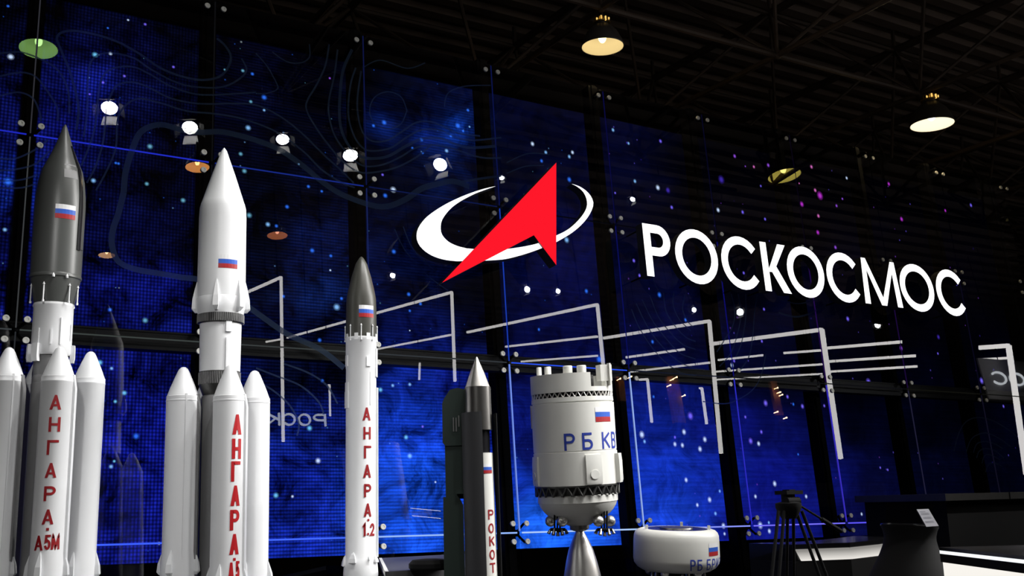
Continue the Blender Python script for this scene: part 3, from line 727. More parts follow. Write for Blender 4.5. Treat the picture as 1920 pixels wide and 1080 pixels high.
def rlook(prof):
    P = sorted((z, r) for r, z in prof)
    def f(z):
        if z <= P[0][0]: return P[0][1]
        for (za, ra_), (zb, rb_) in zip(P, P[1:]):
            if za <= z <= zb: return ra_ + (rb_ - ra_) * ((z - za) / max(1e-9, zb - za))
        return P[-1][1]
    return f
def flag(parent, rf, zc, ang, w, h):
    root = empty('flag'); root.parent = parent
    for k, key in enumerate(('flag_white', 'flag_blue', 'flag_red')):
        b = MB(); z1, z0 = zc + h / 2 - h * k / 3, zc + h / 2 - h * (k + 1) / 3
        a0, a1 = ang - w / 2 / rf(zc), ang + w / 2 / rf(zc); n = 6
        for i in range(n):
            p, q = a0 + (a1 - a0) * i / n, a0 + (a1 - a0) * (i + 1) / n
            b.add([((rf(z) + .0014) * math.sin(a), -(rf(z) + .0014) * math.cos(a), z) for a, z in ((p, z0), (q, z0), (q, z1), (p, z1))], [(0, 1, 2, 3)])
        b.build(('white_stripe', 'blue_stripe', 'red_stripe')[k], M[key], root)
def rod(parent, r, ang, z0, z1, t, name='retro_motor', m='white'):
    b = MB(); p = lambda z, k=0: ((r + k) * math.sin(ang), -(r + k) * math.cos(ang), z)
    b.tube(p(z0, t), p(z1 - t * 2.6, t), t * .7, n=10); b.tube(p(z1 - t * 2.6, t), p(z1, t), t * 1.35, t * .1, n=10); b.tube(p(z0 - t, t), p(z0 + t, t), t * 1.1, n=10)
    return b.build(name, M[m], parent)
def strake(parent, prof_r, ang, z0, z1, w, d, name='strake', m='white'):
    """pointed wedge on the side of a body: wide low end, pointed top"""
    b = MB(); n = 8
    rows = [(z0, .55, .5), (z0 + (z1 - z0) * .12, 1, 1), (z0 + (z1 - z0) * .45, .9, .8), (z0 + (z1 - z0) * .8, .5, .4), (z1, .06, .05)]
    vs = []; fs = []
    for z, kw, kd in rows:
        r = prof_r(z)
        for s_, dd in ((-1, -.004), (-1, d * kd), (1, d * kd), (1, -.004)):
            a = ang + s_ * w * kw / 2 / r; vs.append(((r + dd) * math.sin(a), -(r + dd) * math.cos(a), z))
    for i in range(len(rows) - 1):
        for k in range(4): fs.append((i * 4 + k, i * 4 + (k + 1) % 4, i * 4 + 4 + (k + 1) % 4, i * 4 + 4 + k))
    fs += [(3, 2, 1, 0), tuple(range(len(vs) - 4, len(vs)))]
    b.add(vs, fs); return b.build(name, M[m], parent, smooth=False)
ROW_Y = 5.98
PLZ = 0.5
# one long low plinth carries the models (its top lies below the frame)
def plinth(x0, x1, y0, y1, z, label, m='plinth'):
    b = MB(); b.box(((x0 + x1) / 2, (y0 + y1) / 2, z / 2 + 0.0), (x1 - x0, y1 - y0, z)); b.box(((x0 + x1) / 2, (y0 + y1) / 2, z + .004), (x1 - x0 + .02, y1 - y0 + .02, .008))
    return tag(b.build('display_plinth', M[m], smooth=False), label, 'plinth')

def booster(root, cx, cy_, axis_fn, tip_z, sh_z, skirt_z, r, text=None, ducts=(), ink='red_ink'):
    """strap-on booster: conical nose, tube body, cable duct, flared skirt with fins"""
    e = empty('booster'); e.parent = root; e.location = (cx, cy_, 0)
    tip = tip_z - sh_z
    prof = [(0, tip_z), (r * .13, tip_z - tip * .015), (r * .26, tip_z - tip * .07), (r * .37, tip_z - tip * .18), (r * .56, tip_z - tip * .42), (r * .76, tip_z - tip * .68), (r * .97, sh_z + tip * .01), (r, sh_z)]
    b = MB(); b.lathe(prof[::-1], 40); b.build('nose_cone', M['white'], e)
    zb = 0.03
    body = [(0, zb), (r * .8, zb), (r * 1.06, zb + .02), (r * 1.06, skirt_z - .03), (r, skirt_z + .02), (r, sh_z - .03), (r * 1.015, sh_z - .028), (r * 1.015, sh_z - .022), (r, sh_z - .02), (r, sh_z)]
    b = MB(); b.lathe(body, 40); b.build('tank_body', M['white'], e)
    for a0, a1, zt, lift, kk in ducts:
        zt = sh_z + zt; b = MB(); z0 = skirt_z - .02
        b.sector([(r, z0), (r, zt - .07)] + [(r - lift * .95, zt)], a0, a1, lift, 5); b.build('cable_duct', M[kk], e)
    rf = lambda z: r if z > skirt_z else r * 1.06
    for a in (-.42, 1.2, 2.8, -2.0):
        strake(e, rf, a, skirt_z - .10, skirt_z + .035, r * .30, r * .28, 'fin')
    if text:
        b = MB(); wrap_text(b, text[0], rlook([(r * 1.06, 0.0), (r * 1.06, skirt_z - .03), (r, skirt_z + .02), (r, sh_z)]), text[1], lift=.0018); b.build('lettering', M[ink], e)
    return e

def heavy_rocket(name, label, ax, spec):
    root = empty(name, ax.M)
    for part, key, rows in spec['stages']:
        b = MB(); b.lathe(ax.prof(rows)[::-1], 64); b.build(part, M[key], root)
    rb = ax.r(spec['bw'], 880); rho = spec['rho']
    al = R_(spec['alpha'])
    for q, (ka, tipy, shy, sky) in enumerate(spec['boosters']):
        a = al + ka * PI / 2                     # 0 faces the viewer, pi/2 to the right
        cx, cy_ = rho * math.sin(a), -rho * math.cos(a)
        # height from the pixel row at the booster's own distance
        def zz(py):
            lo, hi = -1.0, 6.0
            for _ in range(50):
                m = (lo + hi) / 2
                if pj(ax.M @ Vector((cx, cy_, m)))[1] > py: lo = m
                else: hi = m
            return lo
        tx = None
        if ka == 0:
            rows = []
            dz = zz(900)
            for ch, px_, py, wp, hp, tp in spec['text']:
                z = zz(py); c = pj(ax.M @ Vector((cx, cy_, z))); s_ = c[2] / F_PX
                rows.append((ch, 0 if spec['single'].get(ch + str(py)) is None else 0, z, wp * s_, hp * s_, tp * s_, px_))
            out = []
            for ch, _, z, w, h, t, px_ in rows:
                c = pj(ax.M @ Vector((cx, cy_, z))); off = (px_ - c[0]) * c[2] / F_PX / math.hypot(1, (c[0] - 960) / F_PX)
                out.append((ch, rb * math.asin(max(-.98, min(.98, off / rb))), z, w, h, t))
            tx = (out, 0.0)
        booster(root, cx, cy_, None, zz(tipy), zz(shy), zz(sky), rb, tx, spec['ducts'].get(ka, ()), spec['ink'])
    return root
AL = lambda s: s
def stack_text(word, xs, ys, w, h, t): return [(c, x, yy, w, h, t) for c, x, yy in zip(word, xs, ys)]

# --- heavy rocket with graphite nose (leftmost)
ax = Axis((122.5, 233), (80.5, 900), ROW_Y, PLZ)
spec = dict(stages=[
    ('payload_fairing', 'fairing', [(233, 0), (235, 4), (240, 9), (273, 32), (300, 56), (322, 78), (343, 88), (370, 95), (391, 97), (518, 97)]),
    ('fairing_skirt', 'fairing', [(518, 97), (520, 99), (524, 99), (526, 95), (545, 88), (571, 77)]),
    ('upper_stage', 'white', [(570, 76), (574, 78), (576, 78), (578, 76), (640, 77), (664, 77), (668, 72)]),
    ('interstage', 'grey', [(667, 66), (705, 62), (708, 66), (720, 66)]),
    ('core_stage', 'grey', [(719, 66), (722, 68), (1100, 68), (1180, 68)])],  # core greyed to take in the shade between the boosters
    bw=64, rho=0.203, alpha=12, boosters=[(0, 650, 707, 1046), (1, 659, 711, 1046), (-1, 651, 707, 1044), (2, 662, 714, 1046)],
    text=stack_text('АНГАРА', (104, 102, 98.5, 95, 93, 89.5), (757, 798, 840.5, 883, 926, 969), 20, 27, 4.6) + [('.', 89, 992, 5, 5, 5)] + [('А', 72.5, 1017, 17, 27, 4.2), ('5', 89, 1016, 11.5, 27, 4.2), ('М', 104, 1016, 16, 27, 4.0)],
    single={}, ink='red_ink', ducts={0: [(R_(62), R_(92), .01, .012, 'white')], -1: [(R_(55), R_(115), .01, .012, 'grey'), (R_(20), R_(26), .01, .004, 'white')], 1: [(R_(-100), R_(-70), .01, .01, 'white')]})
rk = heavy_rocket('heavy_rocket_model', '', ax, spec)
tag(rk, 'white model rocket with graphite grey nose, strap-on boosters, red vertical lettering', 'model rocket')
pf = ax.prof(spec['stages'][0][2]); rf = rlook(pf)
flag(rk, rf, ax.z(407), math.asin(11 / 48), .105, .078)
sel = [(r * 1.0, z) for r, z in pf if ax.z(340) <= z <= ax.z(270)]
b = MB(); b.sector([(rf(ax.z(yy)), ax.z(yy)) for yy in (473, 391, 365, 343, 322, 300, 276)], R_(47), R_(58), .005, 4); b.build('cable_duct', M['gloss_black'], rk)
b = MB(); b.sector([(rf(ax.z(yy)), ax.z(yy)) for yy in (470, 391, 365, 343)], R_(60), R_(72), .003, 4); b.build('side_panel', M['fairing'], rk)
b = MB(); b.sector([(rf(ax.z(yy)), ax.z(yy)) for yy in (343, 330, 316)], R_(5), R_(42), .0012, 4); tag(b.build('side_panel', M['grey'], rk), 'paler square panel on the nose')
for a in (-74, -27, 36, 70, 125, 180, -125): rod(rk, rf(ax.z(535)) * .90, R_(a), ax.z(571), ax.z(536), .0055)
for a in (-5, 25): rod(rk, rf(ax.z(520)) * .97, R_(a), ax.z(526), ax.z(520), .006, 'nozzle')
ru = ax.r(77, 620)
for a, y0, y1 in ((-42, 658, 620), (-5, 650, 622), (22, 650, 600), (60, 640, 610)):
    b = MB(); b.sector([(ru, ax.z(y0)), (ru, ax.z(y1))], R_(a), R_(a + 4), .005, 2); b.build('cable_duct', M['white'], rk)
for a in (-52, -88, 74, 140, 200):
    b = MB(); b.sector([(ru * .96, ax.z(681)), (ru, ax.z(672)), (ru, ax.z(655)), (ru * .98, ax.z(648))], R_(a), R_(a + 18), .02, 3); b.build('hold_bracket', M['white'], rk)
# --- all-white heavy rocket
ax = Axis((420.5, 277), (408, 900), ROW_Y, PLZ)
spec = dict(stages=[
    ('payload_fairing', 'white', [(277, 0), (279, 4), (283, 10), (330, 45), (381, 80), (383, 82), (393, 87), (410, 89), (534, 91), (560, 91)]),
    ('fairing_skirt', 'white', [(560, 91), (562, 93), (580, 92), (592, 86)]),
    ('ring_band', 'band', [(591, 84), (592, 88), (607, 86), (609, 82)]),
    ('upper_stage', 'white', [(608, 79), (650, 78), (698, 77)]),
    ('interstage', 'band', [(698, 76), (699, 79), (722, 78), (743, 62)]),
    ('core_stage', 'grey', [(742, 62), (744, 66), (746, 68), (1100, 68), (1180, 68)])],  # mid grey core, part of it shade behind the front booster
    bw=61.5, rho=0.205, alpha=16, boosters=[(0, 684, 743.6, 1068), (1, 694.6, 748, 1062), (-1, 688, 743.6, 1042), (2, 698, 750, 1062)],
    text=stack_text('АНГАРА', (444.5, 443.5, 442, 441, 440, 439), (798, 843, 885, 930, 975, 1020), 18.5, 37, 6.2) + [('.', 439, 1048, 5, 5, 5)] + [('А', 433, 1070, 11, 32, 5), ('5', 445, 1068, 9, 32, 5)],
    single={}, ink='bright_red_ink', ducts={0: [(R_(62), R_(92), .01, .012, 'white')], -1: [(R_(62), R_(120), .01, .012, 'grey'), (R_(12), R_(18), .01, .004, 'white')], 1: [(R_(-100), R_(-70), .01, .01, 'white')]})
rk = heavy_rocket('heavy_rocket_model', '', ax, spec)
tag(rk, 'all-white model rocket with white nose, strap-on boosters, bold red lettering', 'model rocket')
pf = ax.prof(spec['stages'][0][2] + spec['stages'][1][2]); rf = rlook(pf)
flag(rk, rf, ax.z(499), math.asin(12 / 45.5), .112, .078)
for a in (-86, -11, 45, 84, 130, 180, -130): strake(rk, rf, R_(a), ax.z(588), ax.z(530), .026, .028)
ru = ax.r(78, 640)
b = MB(); b.sector([(ru, ax.z(627)), (ru, ax.z(600))], R_(14), R_(30), .010, 3); b.build('junction_box', M['white'], rk)
b = MB(); b.sector([(ru, ax.z(698)), (ru, ax.z(638))], R_(15), R_(20), .006, 2); b.build('cable_duct', M['white'], rk)
b = MB()
for k in range(72):                                  # corrugation of the ring band
    a = 2 * PI * k / 72; r = ax.r(87.5, 600); b.tube((r * math.sin(a), -r * math.cos(a), ax.z(607)), (r * math.sin(a), -r * math.cos(a), ax.z(592)), .0028, n=5)
    r2 = ax.r(78.5, 710); b.tube((r2 * math.sin(a), -r2 * math.cos(a), ax.z(722)), (r2 * math.sin(a), -r2 * math.cos(a), ax.z(700)), .0026, n=5)
b.build('corrugation', M['grey'], rk)
plinth(0.1, 2.05, 5.35, 6.62, PLZ - .008, 'low dark grey plinth carrying the two rockets with boosters')
# --- slim single-stick rocket
ax = Axis((677.5, 481), (676.5, 1000), ROW_Y, PLZ)
root = empty('light_rocket_model', ax.M)
fair = ax.prof([(481, 0), (483, 6), (488, 13), (496, 22), (520, 37), (546.6, 50), (560, 55), (580, 57), (634, 58)])
b = MB(); b.lathe(fair[::-1], 48); b.build('payload_fairing', M['olive'], root)
body = ax.prof([(633, 56), (635, 60), (640, 60), (642, 58), (690, 58), (692, 57), (1045, 58), (1047, 60), (1062, 64), (1075, 66), (1180, 66)])
b = MB(); b.lathe(body[::-1], 48); b.build('core_stage', M['white'], root)
rf = rlook(fair); rbod = ax.r(58, 850); rb2 = lambda z: rbod
flag(root, rf, ax.z(588), math.asin(10.5 / 29), .098, .075)
for a in (-42, 0, 45, 90, 135, 180, -90, -135): rod(root, ax.r(57, 625), R_(a), ax.z(640), ax.z(611), .0045)
for a in range(0, 360, 45):
    b = MB(); rr = ax.r(60, 636); b.sector([(rr * .97, ax.z(640)), (rr * .97, ax.z(628))], R_(a + 20), R_(a + 34), .003, 3); b.build('rim_tooth', M['white'], root)
def sec(a0, a1, ys, lift, nm='junction_box', m='white'):
    b = MB(); b.sector([(rbod, ax.z(yy)) for yy in ys], R_(a0), R_(a1), lift, 4); b.build(nm, M[m], root)
sec(-76, -58, (688, 668), .006); sec(-88, -52, (766, 735), .007); sec(-84, -54, (735, 722, 718), .005); sec(66, 95, (708, 655), .008); sec(20, 36, (690, 672), .006)
sec(74, 100, (1045, 740, 728), .012, 'cable_duct'); sec(36, 39, (762, 700), .002, 'cable_duct')
for a, y0, y1, w in ((-28, 1056, 1034, .038), (-80, 1062, 1040, .04), (30, 1050, 1042, .012), (60, 1056, 1040, .03), (150, 1056, 1040, .03), (220, 1056, 1040, .03)):
    strake(root, lambda z: rbod, R_(a), ax.z(y0), ax.z(y1), w, .022, 'fin')
b = MB()
txt = [('А', 687.5, 778.5, 16, 24, 4), ('Н', 688.5, 814, 15, 23, 4), ('Г', 689.5, 849, 15, 23, 4), ('А', 688.5, 884.5, 16, 24, 4), ('Р', 689.5, 920.5, 15, 24, 4), ('А', 689.5, 956.5, 16, 24, 4), ('.', 690.5, 975, 4, 4, 4), ('1', 683, 993, 11, 23, 4), ('.', 690, 1001, 4, 4, 4), ('2', 698, 993, 13, 23, 4)]
rows = []
for ch, px_, py, wp, hp, tp in txt:
    z = ax.z(py); c = ax.px(z); s_ = c[2] / F_PX; off = (px_ - c[0]) * s_ / math.hypot(1, (c[0] - 960) / F_PX)
    rows.append((ch, rbod * math.asin(max(-.98, min(.98, off / rbod))), z, wp * s_, hp * s_, tp * s_))
wrap_text(b, rows, rb2, 0.0); b.build('lettering', M['red_ink'], root)
tag(root, 'slim white single-stage model rocket with dark nose and red lettering', 'model rocket')
plinth(ax.base.x - .32, ax.base.x + .3, 5.68, 6.28, PLZ - .008, 'dark grey plinth under the slim single-stage rocket')
# --- rocket in its launch container
ax = Axis((893.5, 668.5), (906, 1080), 5.2, PLZ)
root = empty('container_rocket_model', ax.M)
b = MB(); b.lathe(ax.prof([(668.5, 0), (670, 3), (672, 5), (700, 28), (725.6, 46)])[::-1], 48); tag(b.build('nose_cone', M['steel'], root), 'bright brushed steel cone')
b = MB(); b.lathe(ax.prof([(725.6, 46), (726.5, 49), (807, 51), (808, 44)])[::-1], 48); b.build('payload_fairing', M['gunmetal'], root)
b = MB(); b.lathe(ax.prof([(806, 40), (852, 40)])[::-1], 40); b.build('upper_stage', M['gloss_black'], root)
b = MB(); b.lathe(ax.prof([(849, 0), (850, 50), (1080, 55), (1160, 56)])[::-1], 48); b.build('main_stage', M['cream'], root)
rbod = ax.r(52, 930)
prf = rlook(ax.prof([(850, 50), (1080, 55), (1160, 56)]))
flag(root, prf, ax.z(879.5), math.asin(.56), .066, .052)
b = MB(); rows = []
for ch, px_, py in (('Р', 920.5, 965), ('О', 921, 990.5), ('К', 922.5, 1014.5), ('О', 923, 1039.5), ('Т', 924, 1064)):
    z = ax.z(py); c = ax.px(z); s_ = c[2] / F_PX; off = (px_ - c[0]) * s_; r = prf(z)
    rows.append((ch, r * math.asin(max(-.95, min(.95, off / r))), z, 13.5 * s_, 18 * s_, 3 * s_))
wrap_text(b, rows, prf, 0.0); b.build('lettering', M['red_ink'], root)
b = MB()
sh = ax.prof([(774, 61), (1080, 64), (1160, 64)])
for r, z in sh: pass
b.sector([(r, z) for r, z in sh][::-1], R_(-100), R_(12), .004, 14, sink=.004); tag(b.build('container_shell', M['slate'], root), 'dark slate half shell')
b = MB(); b.sector([(ax.r(66, 850), ax.z(yy)) for yy in (1160, 776)], R_(75), R_(120), .006, 6); b.build('container_shell', M['black'], root)
def gp(x, y, back): return ax.local(x, y, back)
def slab(poly, b0, b1, nm, key):
    mb = MB(); n = len(poly); A = [ax.local(x, y, b0) for x, y in poly]; D = Vector((0, b1 - b0, 0)); Bk = [p + D for p in A]
    mb.add(A + Bk, [tuple(range(n - 1, -1, -1)), tuple(range(n, 2 * n))] + [(k, (k + 1) % n, n + (k + 1) % n, n + k) for k in range(n)])
    return mb.build(nm, M[key], root, smooth=False)
slab([(829, 757), (832, 748), (843, 731), (857, 727), (872, 730), (872, 835), (835, 836), (830, 830)], .02, .16, 'gantry_head', 'green')
slab([(834, 834), (872, 834), (874, 935), (836, 935)], .03, .15, 'gantry_mast', 'green')
slab([(831, 932), (860, 932), (868, 948), (872, 1110), (833, 1110)], .0, .15, 'gantry_base', 'green')
slab([(856, 918), (879, 918), (879, 926), (856, 926)], -.02, .06, 'clamp', 'green')
for x0 in (850, 855, 860):
    mb = MB(); mb.tube(ax.local(x0, 783 if x0 < 860 else 779, .012), ax.local(x0 + .5, 809 if x0 < 860 else 800, .012), .0035, n=8); mb.build('hydraulic_rod', M['grey'], root)
mb = MB(); mb.tube((0, .11, 0), (0, .11, ax.z(830)), .03, n=12); mb.build('support_mast', M['black'], root)
tag(root, 'steel-nosed model rocket in dark container with green gantry', 'model rocket')
plinth(ax.base.x - .36, ax.base.x + .24, 4.92, 5.48, PLZ - .008, 'dark grey plinth under the steel-nosed rocket')
# --- tall cream upper stage with nozzle
ax = Axis((1070, 703), (1089.5, 1040), ROW_Y, .92, tilt=R_(2.2))
root = empty('upper_stage_model', ax.M)
def lat(nm, key, rows, n=64):
    b = MB(); b.lathe(ax.prof(rows)[::-1], n); return b.build(nm, M[key], root)
zc = [(703, 0), (703.2, 150), (705, 153), (737, 154), (738, 146)]
b = MB()
# top ring with a notch cut at the right: outer wall over most of the circle, lower wall over the rest
rt = ax.r(153, 720); zt, zl, zb_ = ax.z(704), ax.z(729), ax.z(738)
b.lathe([(0, zl - .002), (rt * .9, zl - .002), (rt, zl - .002), (rt, zb_), (0, zb_)], 64)
b.sector([(rt - .004, zl - .004), (rt - .004, zt)], R_(56), R_(360 + 28), .004, 56, sink=.03)
b.build('top_ring', M['cream'], root)
b = MB(); b.lathe([(0, zt - .006), (rt * .55, zt - .006), (rt * .55, zl - .002)], 48); b.build('top_deck', M['band'], root)
for x0, x1, y0, y1, bk in ((1006, 1016, 691, 706, .05), (1021, 1034, 690, 706, -.10), (1056, 1074, 688, 706, -.13), (1082, 1100, 687, 706, -.13)):
    p = ax.local((x0 + x1) / 2, y1, bk); q = ax.local((x0 + x1) / 2, y0 - 2, bk); s_ = (x1 - x0) / 2 * 7.0 / F_PX
    b = MB(); b.lathe([(0, q.z), (s_ * .9, q.z), (s_, q.z - .004), (s_, p.z - .01), (0, p.z - .01)], 20, c=(p.x, p.y, 0)); b.build('top_canister', M['cream'], root)
p = ax.local(1130, 706, -.12)
b = MB(); b.box((p.x + .01, p.y, ax.z(705)), (.085, .07, .11), Matrix.Rotation(R_(25), 3, 'Z')); b.build('notch_bracket', M['cream'], root)
b = MB(); b.box((p.x + .045, p.y - .02, ax.z(708)), (.012, .03, .15), Matrix.Rotation(R_(30), 3, 'Z')); b.build('notch_bracket', M['cream'], root)
rw = ax.r(150, 742)
lat('inner_barrel', 'black', [(737, 140), (748, 140)])
b = MB(); n = 44
for k in range(n):
    a0, a1 = 2 * PI * k / n, 2 * PI * (k + 1) / n; q = lambda a, z: (rw * math.sin(a), -rw * math.cos(a), z)
    b.tube(q(a0, ax.z(738)), q((a0 + a1) / 2, ax.z(747.5)), .004, n=6); b.tube(q((a0 + a1) / 2, ax.z(747.5)), q(a1, ax.z(738)), .004, n=6)
b.build('truss_band', M['steel'], root)
lat('ring_band', 'cream', [(746.5, 0), (747, 153), (755, 154), (755.5, 150), (758, 150), (758.3, 154)])
tank = [(757.5, 150), (758, 155), (845, 156), (845.5, 154.5), (847, 154.5), (847.5, 157), (908, 159), (908.5, 150)]
lat('tank_body', 'cream', tank); pf = ax.prof(tank); rt_ = lambda z: ax.r(155.5, 800)
b = MB(); n = 26; rl = ax.r(156, 918)
lat('inner_barrel', 'band', [(908, 146), (931, 142)])
for k in range(n):
    a0, a1 = 2 * PI * k / n, 2 * PI * (k + 1) / n; q = lambda a, z: (rl * math.sin(a), -rl * math.cos(a), z)
    b.tube(q(a0, ax.z(909)), q((a0 + a1) / 2, ax.z(927)), .0075, n=6); b.tube(q((a0 + a1) / 2, ax.z(927)), q(a1, ax.z(909)), .0075, n=6)
b.lathe([(rl - .004, ax.z(912)), (rl + .006, ax.z(911)), (rl + .006, ax.z(908.5)), (rl - .004, ax.z(908.4))], 56)
b.build('truss_band', M['band'], root)
bowl = [(926, 146), (928, 150), (940, 150), (941, 147), (948, 142), (957, 130), (963, 119), (972, 90), (980, 58), (984, 44), (984.5, 0)]
lat('bottom_dome', 'cream', bowl)
lat('engine_collar', 'gunmetal', [(979, 36), (981, 38), (992, 36), (995, 22)])
lat('nozzle', 'steel', [(993, 15), (998, 17), (1003, 22), (1012, 31), (1030, 46), (1050, 57), (1080, 70), (1110, 78), (1112, 74)])
b = MB(); b.tube((0, 0, -.0), (0, 0, ax.z(1095)), .03, n=16); b.lathe([(0, 0), (.16, 0), (.16, .012), (0, .012)], 32); b.build('stand', M['black'], root)
flag(root, rt_, ax.z(781), math.asin(max(-1, min(1, (1130.5 - ax.px(ax.z(781))[0]) / 77.7))), .145, .098)
b = MB(); rows = []; r0 = rt_(0); rp = 77.7
for ch, px_, wdt in (('Р', 1068.5, 17.5), ('Б', 1101, 24), ('К', 1135, 32), ('В', 1149, 28)):
    z = ax.z(828.5); c = ax.px(z); s_ = c[2] / F_PX
    rows.append((ch, r0 * math.asin(max(-.99, min(.99, (px_ - c[0]) / rp))), z, (20 if ch != 'К' else 22) * s_, 30.5 * s_, 4.3 * s_))
last = rows[-1]; rows.append(('Т', last[1] + 27 * s_, last[2], 20 * s_, 30.5 * s_, 4.3 * s_)); rows.append(('К', last[1] + 52 * s_, last[2], 20 * s_, 30.5 * s_, 4.3 * s_))
wrap_text(b, rows, rt_, 0.0); b.build('lettering', M['blue_ink'], root)
rl2 = ax.r(158, 880)
for a, wd in ((24, 22), (76, 18), (150, 20), (210, 20), (-70, 20)):
    b = MB(); b.sector([(rl2 * .985, ax.z(907)), (rl2, ax.z(902)), (rl2, ax.z(868)), (rl2 * .985, ax.z(853))], R_(a - wd / 2), R_(a + wd / 2), .014 if a != 76 else .03, 6); o = b.build('side_pod', M['cream'], root)
    b = MB(); c0 = Vector(((rl2 + .018) * math.sin(R_(a)), -(rl2 + .018) * math.cos(R_(a)), ax.z(889)))
    b.tube(c0 * 1.0 - Vector((math.sin(R_(a)), -math.cos(R_(a)), 0)) * .012, c0, .03, n=20); b.build('port_cover', M['cream'], o)
b = MB(); b.sector([(rt, ax.z(800)), (rt, ax.z(757))], R_(-92), R_(-84), .01, 3); b.build('cable_duct', M['steel'], root)
for sx, xa in ((-1, 1046), (1, 1134)):
    cl = empty('thruster_cluster'); cl.parent = root
    xs = (xa - 14, xa + 8) if sx < 0 else (xa + 10, xa - 12)
    for k, (x, yy) in enumerate(((xs[0], 977), (xs[1], 977))):
        p = ax.local(x, yy, (-.05, -.165)[k]); b = MB(); b.sphere(p, .037, 18, 12); b.build('tank_sphere', M['steel'], cl)
    b = MB()
    for x in (xa - 6, xa - 1, xa + 4): b.tube(ax.local(x, 958, -.15), ax.local(x, 998, -.15), .006, n=8)
    b.tube(ax.local(xa - 14, 993, -.15), ax.local(xa + 14, 993, -.15), .011, n=8); b.build('bracket', M['black'], cl)
    for k in range(5):
        x = xa - 14 + 7 * k; p = ax.local(x, 992, -.17 if k % 2 else -.14); q = ax.local(x + (k - 2) * 1.6, 1005 - abs(k - 2) * 2.2, -.19 if k % 2 else -.15)
        b = MB(); b.tube(p, q, .006, .013, n=12); b.build('thruster_nozzle', M['gunmetal'], cl)
tag(root, 'tall cream space stage model with bell nozzle and blue lettering', 'model spacecraft')
plinth(ax.base.x - .4, ax.base.x + .4, 5.58, 6.38, .90, 'dark plinth under the tall cream stage model')
# --- short cream drum stage
ax = Axis((1267.5, 994), (1268.5, 1066), ROW_Y, .97, tilt=R_(4.8))
root = empty('drum_stage_model', ax.M)
dr = [(991, 118), (990.5, 126), (991, 134), (993, 146), (997, 155), (1003, 159.5), (1012, 161), (1046, 163), (1054, 160), (1062, 148), (1068, 128), (1069, 0)]
b = MB(); b.lathe(ax.prof(dr)[::-1], 72); b.build('drum_body', M['cream'], root); rd = rlook(ax.prof(dr[4:]))
b = MB(); b.lathe(ax.prof([(990.5, 0), (990.6, 118), (994, 119)])[::-1], 56); b.build('top_cover', M['gloss_black'], root)
b = MB(); b.lathe([(0, ax.z(988.5)), (ax.r(62, 990), ax.z(988.5)), (ax.r(64, 990), ax.z(991)), (0, ax.z(991))], 40); b.build('docking_ring', M['gunmetal'], root)
for a in (-60, 75, 170):
    b = MB(); rr = ax.r(126, 990); b.box((rr * math.sin(R_(a)), -rr * math.cos(R_(a)), ax.z(987.5)), (.02, .02, .035)); b.build('lug', M['cream'], root)
flag(root, rd, ax.z(1024.5), math.asin(max(-1, min(1, (1337 - ax.px(ax.z(1024))[0]) / 81))), .125, .086)
b = MB(); rows = []; r0 = ax.r(162, 1035)
for deg, ch in zip((21.5, 31.5, 46.5, 57, 67.5, 79, 90, 101), 'РББРИЗ-М'):
    z = ax.z(1051.5); c = ax.px(z); s_ = c[2] / F_PX
    rows.append((ch, r0 * R_(deg), z, 10.5 * s_, 20.5 * s_, 2.4 * s_))
wrap_text(b, rows, rd, 0.0, step=.01); b.build('lettering', M['blue_ink'], root)
for k in range(10):
    a = 2 * PI * k / 10 + .2; rr = ax.r(104, 1066); p = Vector((rr * math.sin(a), -rr * math.cos(a), ax.z(1071)))
    if k % 2:
        b = MB(); b.sphere(p - Vector((0, 0, .0)), .030, 16, 10); b.build('tank_sphere', M['steel'], root)
    else:
        b = MB(); b.tube(p, p - Vector((0, 0, .05)), .008, .016, n=12); b.build('thruster_nozzle', M['gunmetal'], root)
b = MB(); b.tube((0, 0, 0), (0, 0, ax.z(1066)), .05, n=20); b.lathe([(0, 0), (.17, 0), (.17, .014), (0, .014)], 32); b.build('stand', M['black'], root)
tag(root, 'short wide cream drum model with flag and blue lettering', 'model spacecraft')
plinth(ax.base.x - .36, ax.base.x + .36, 5.62, 6.36, .935, 'dark plinth under the short cream drum model')
# --- low dark display table between the slim rocket and the container rocket
zt = 1.19
TC = [Vector((3.12, 7.05, 0)), Vector((2.50, 5.56, 0)), Vector((3.05, 5.56, 0)), Vector((3.84, 7.05, 0))]
b = MB(); up_, dn_ = Vector((0, 0, zt)), Vector((0, 0, zt - .06))
b.add([p + dn_ for p in TC] + [p + up_ for p in TC], [(3, 2, 1, 0), (4, 5, 6, 7)] + [(k, (k + 1) % 4, 4 + (k + 1) % 4, 4 + k) for k in range(4)])
tb = b.build('display_table', M['plinth'], smooth=False)
for lx, ly in ((3.16, 6.98), (2.60, 5.61), (2.98, 5.61), (3.74, 6.98)):
    b = MB(); b.box((lx, ly, (zt - .06) / 2), (.05, .05, zt - .06)); b.build('leg', M['frame'], tb, smooth=False)
b = MB(); d_ = (TC[1] - TC[0]).normalized(); o_ = Vector((d_.y, -d_.x, 0)) * .005
b.add([TC[0] + o_ + dn_ + Vector((0, 0, .03)), TC[1] + o_ + dn_ + Vector((0, 0, .03)), TC[1] + o_ + up_ + Vector((0, 0, .001)), TC[0] + o_ + up_ + Vector((0, 0, .001)), TC[0] - o_ * 3 + up_ + Vector((0, 0, .001)), TC[1] - o_ * 3 + up_ + Vector((0, 0, .001))], [(0, 1, 2, 3), (3, 2, 5, 4)]); b.build('edge_trim', M['cream'], tb, smooth=False)
tag(tb, 'dark grey display table top right of the slim rocket', 'table')
p = at_z(806, 1058, zt + .03)
b = MB(); b.lathe([(0, 0), (.11, 0), (.12, .012), (.12, .035), (.10, .055), (.05, .06), (0, .06)], 40, c=(0, 0, 0))
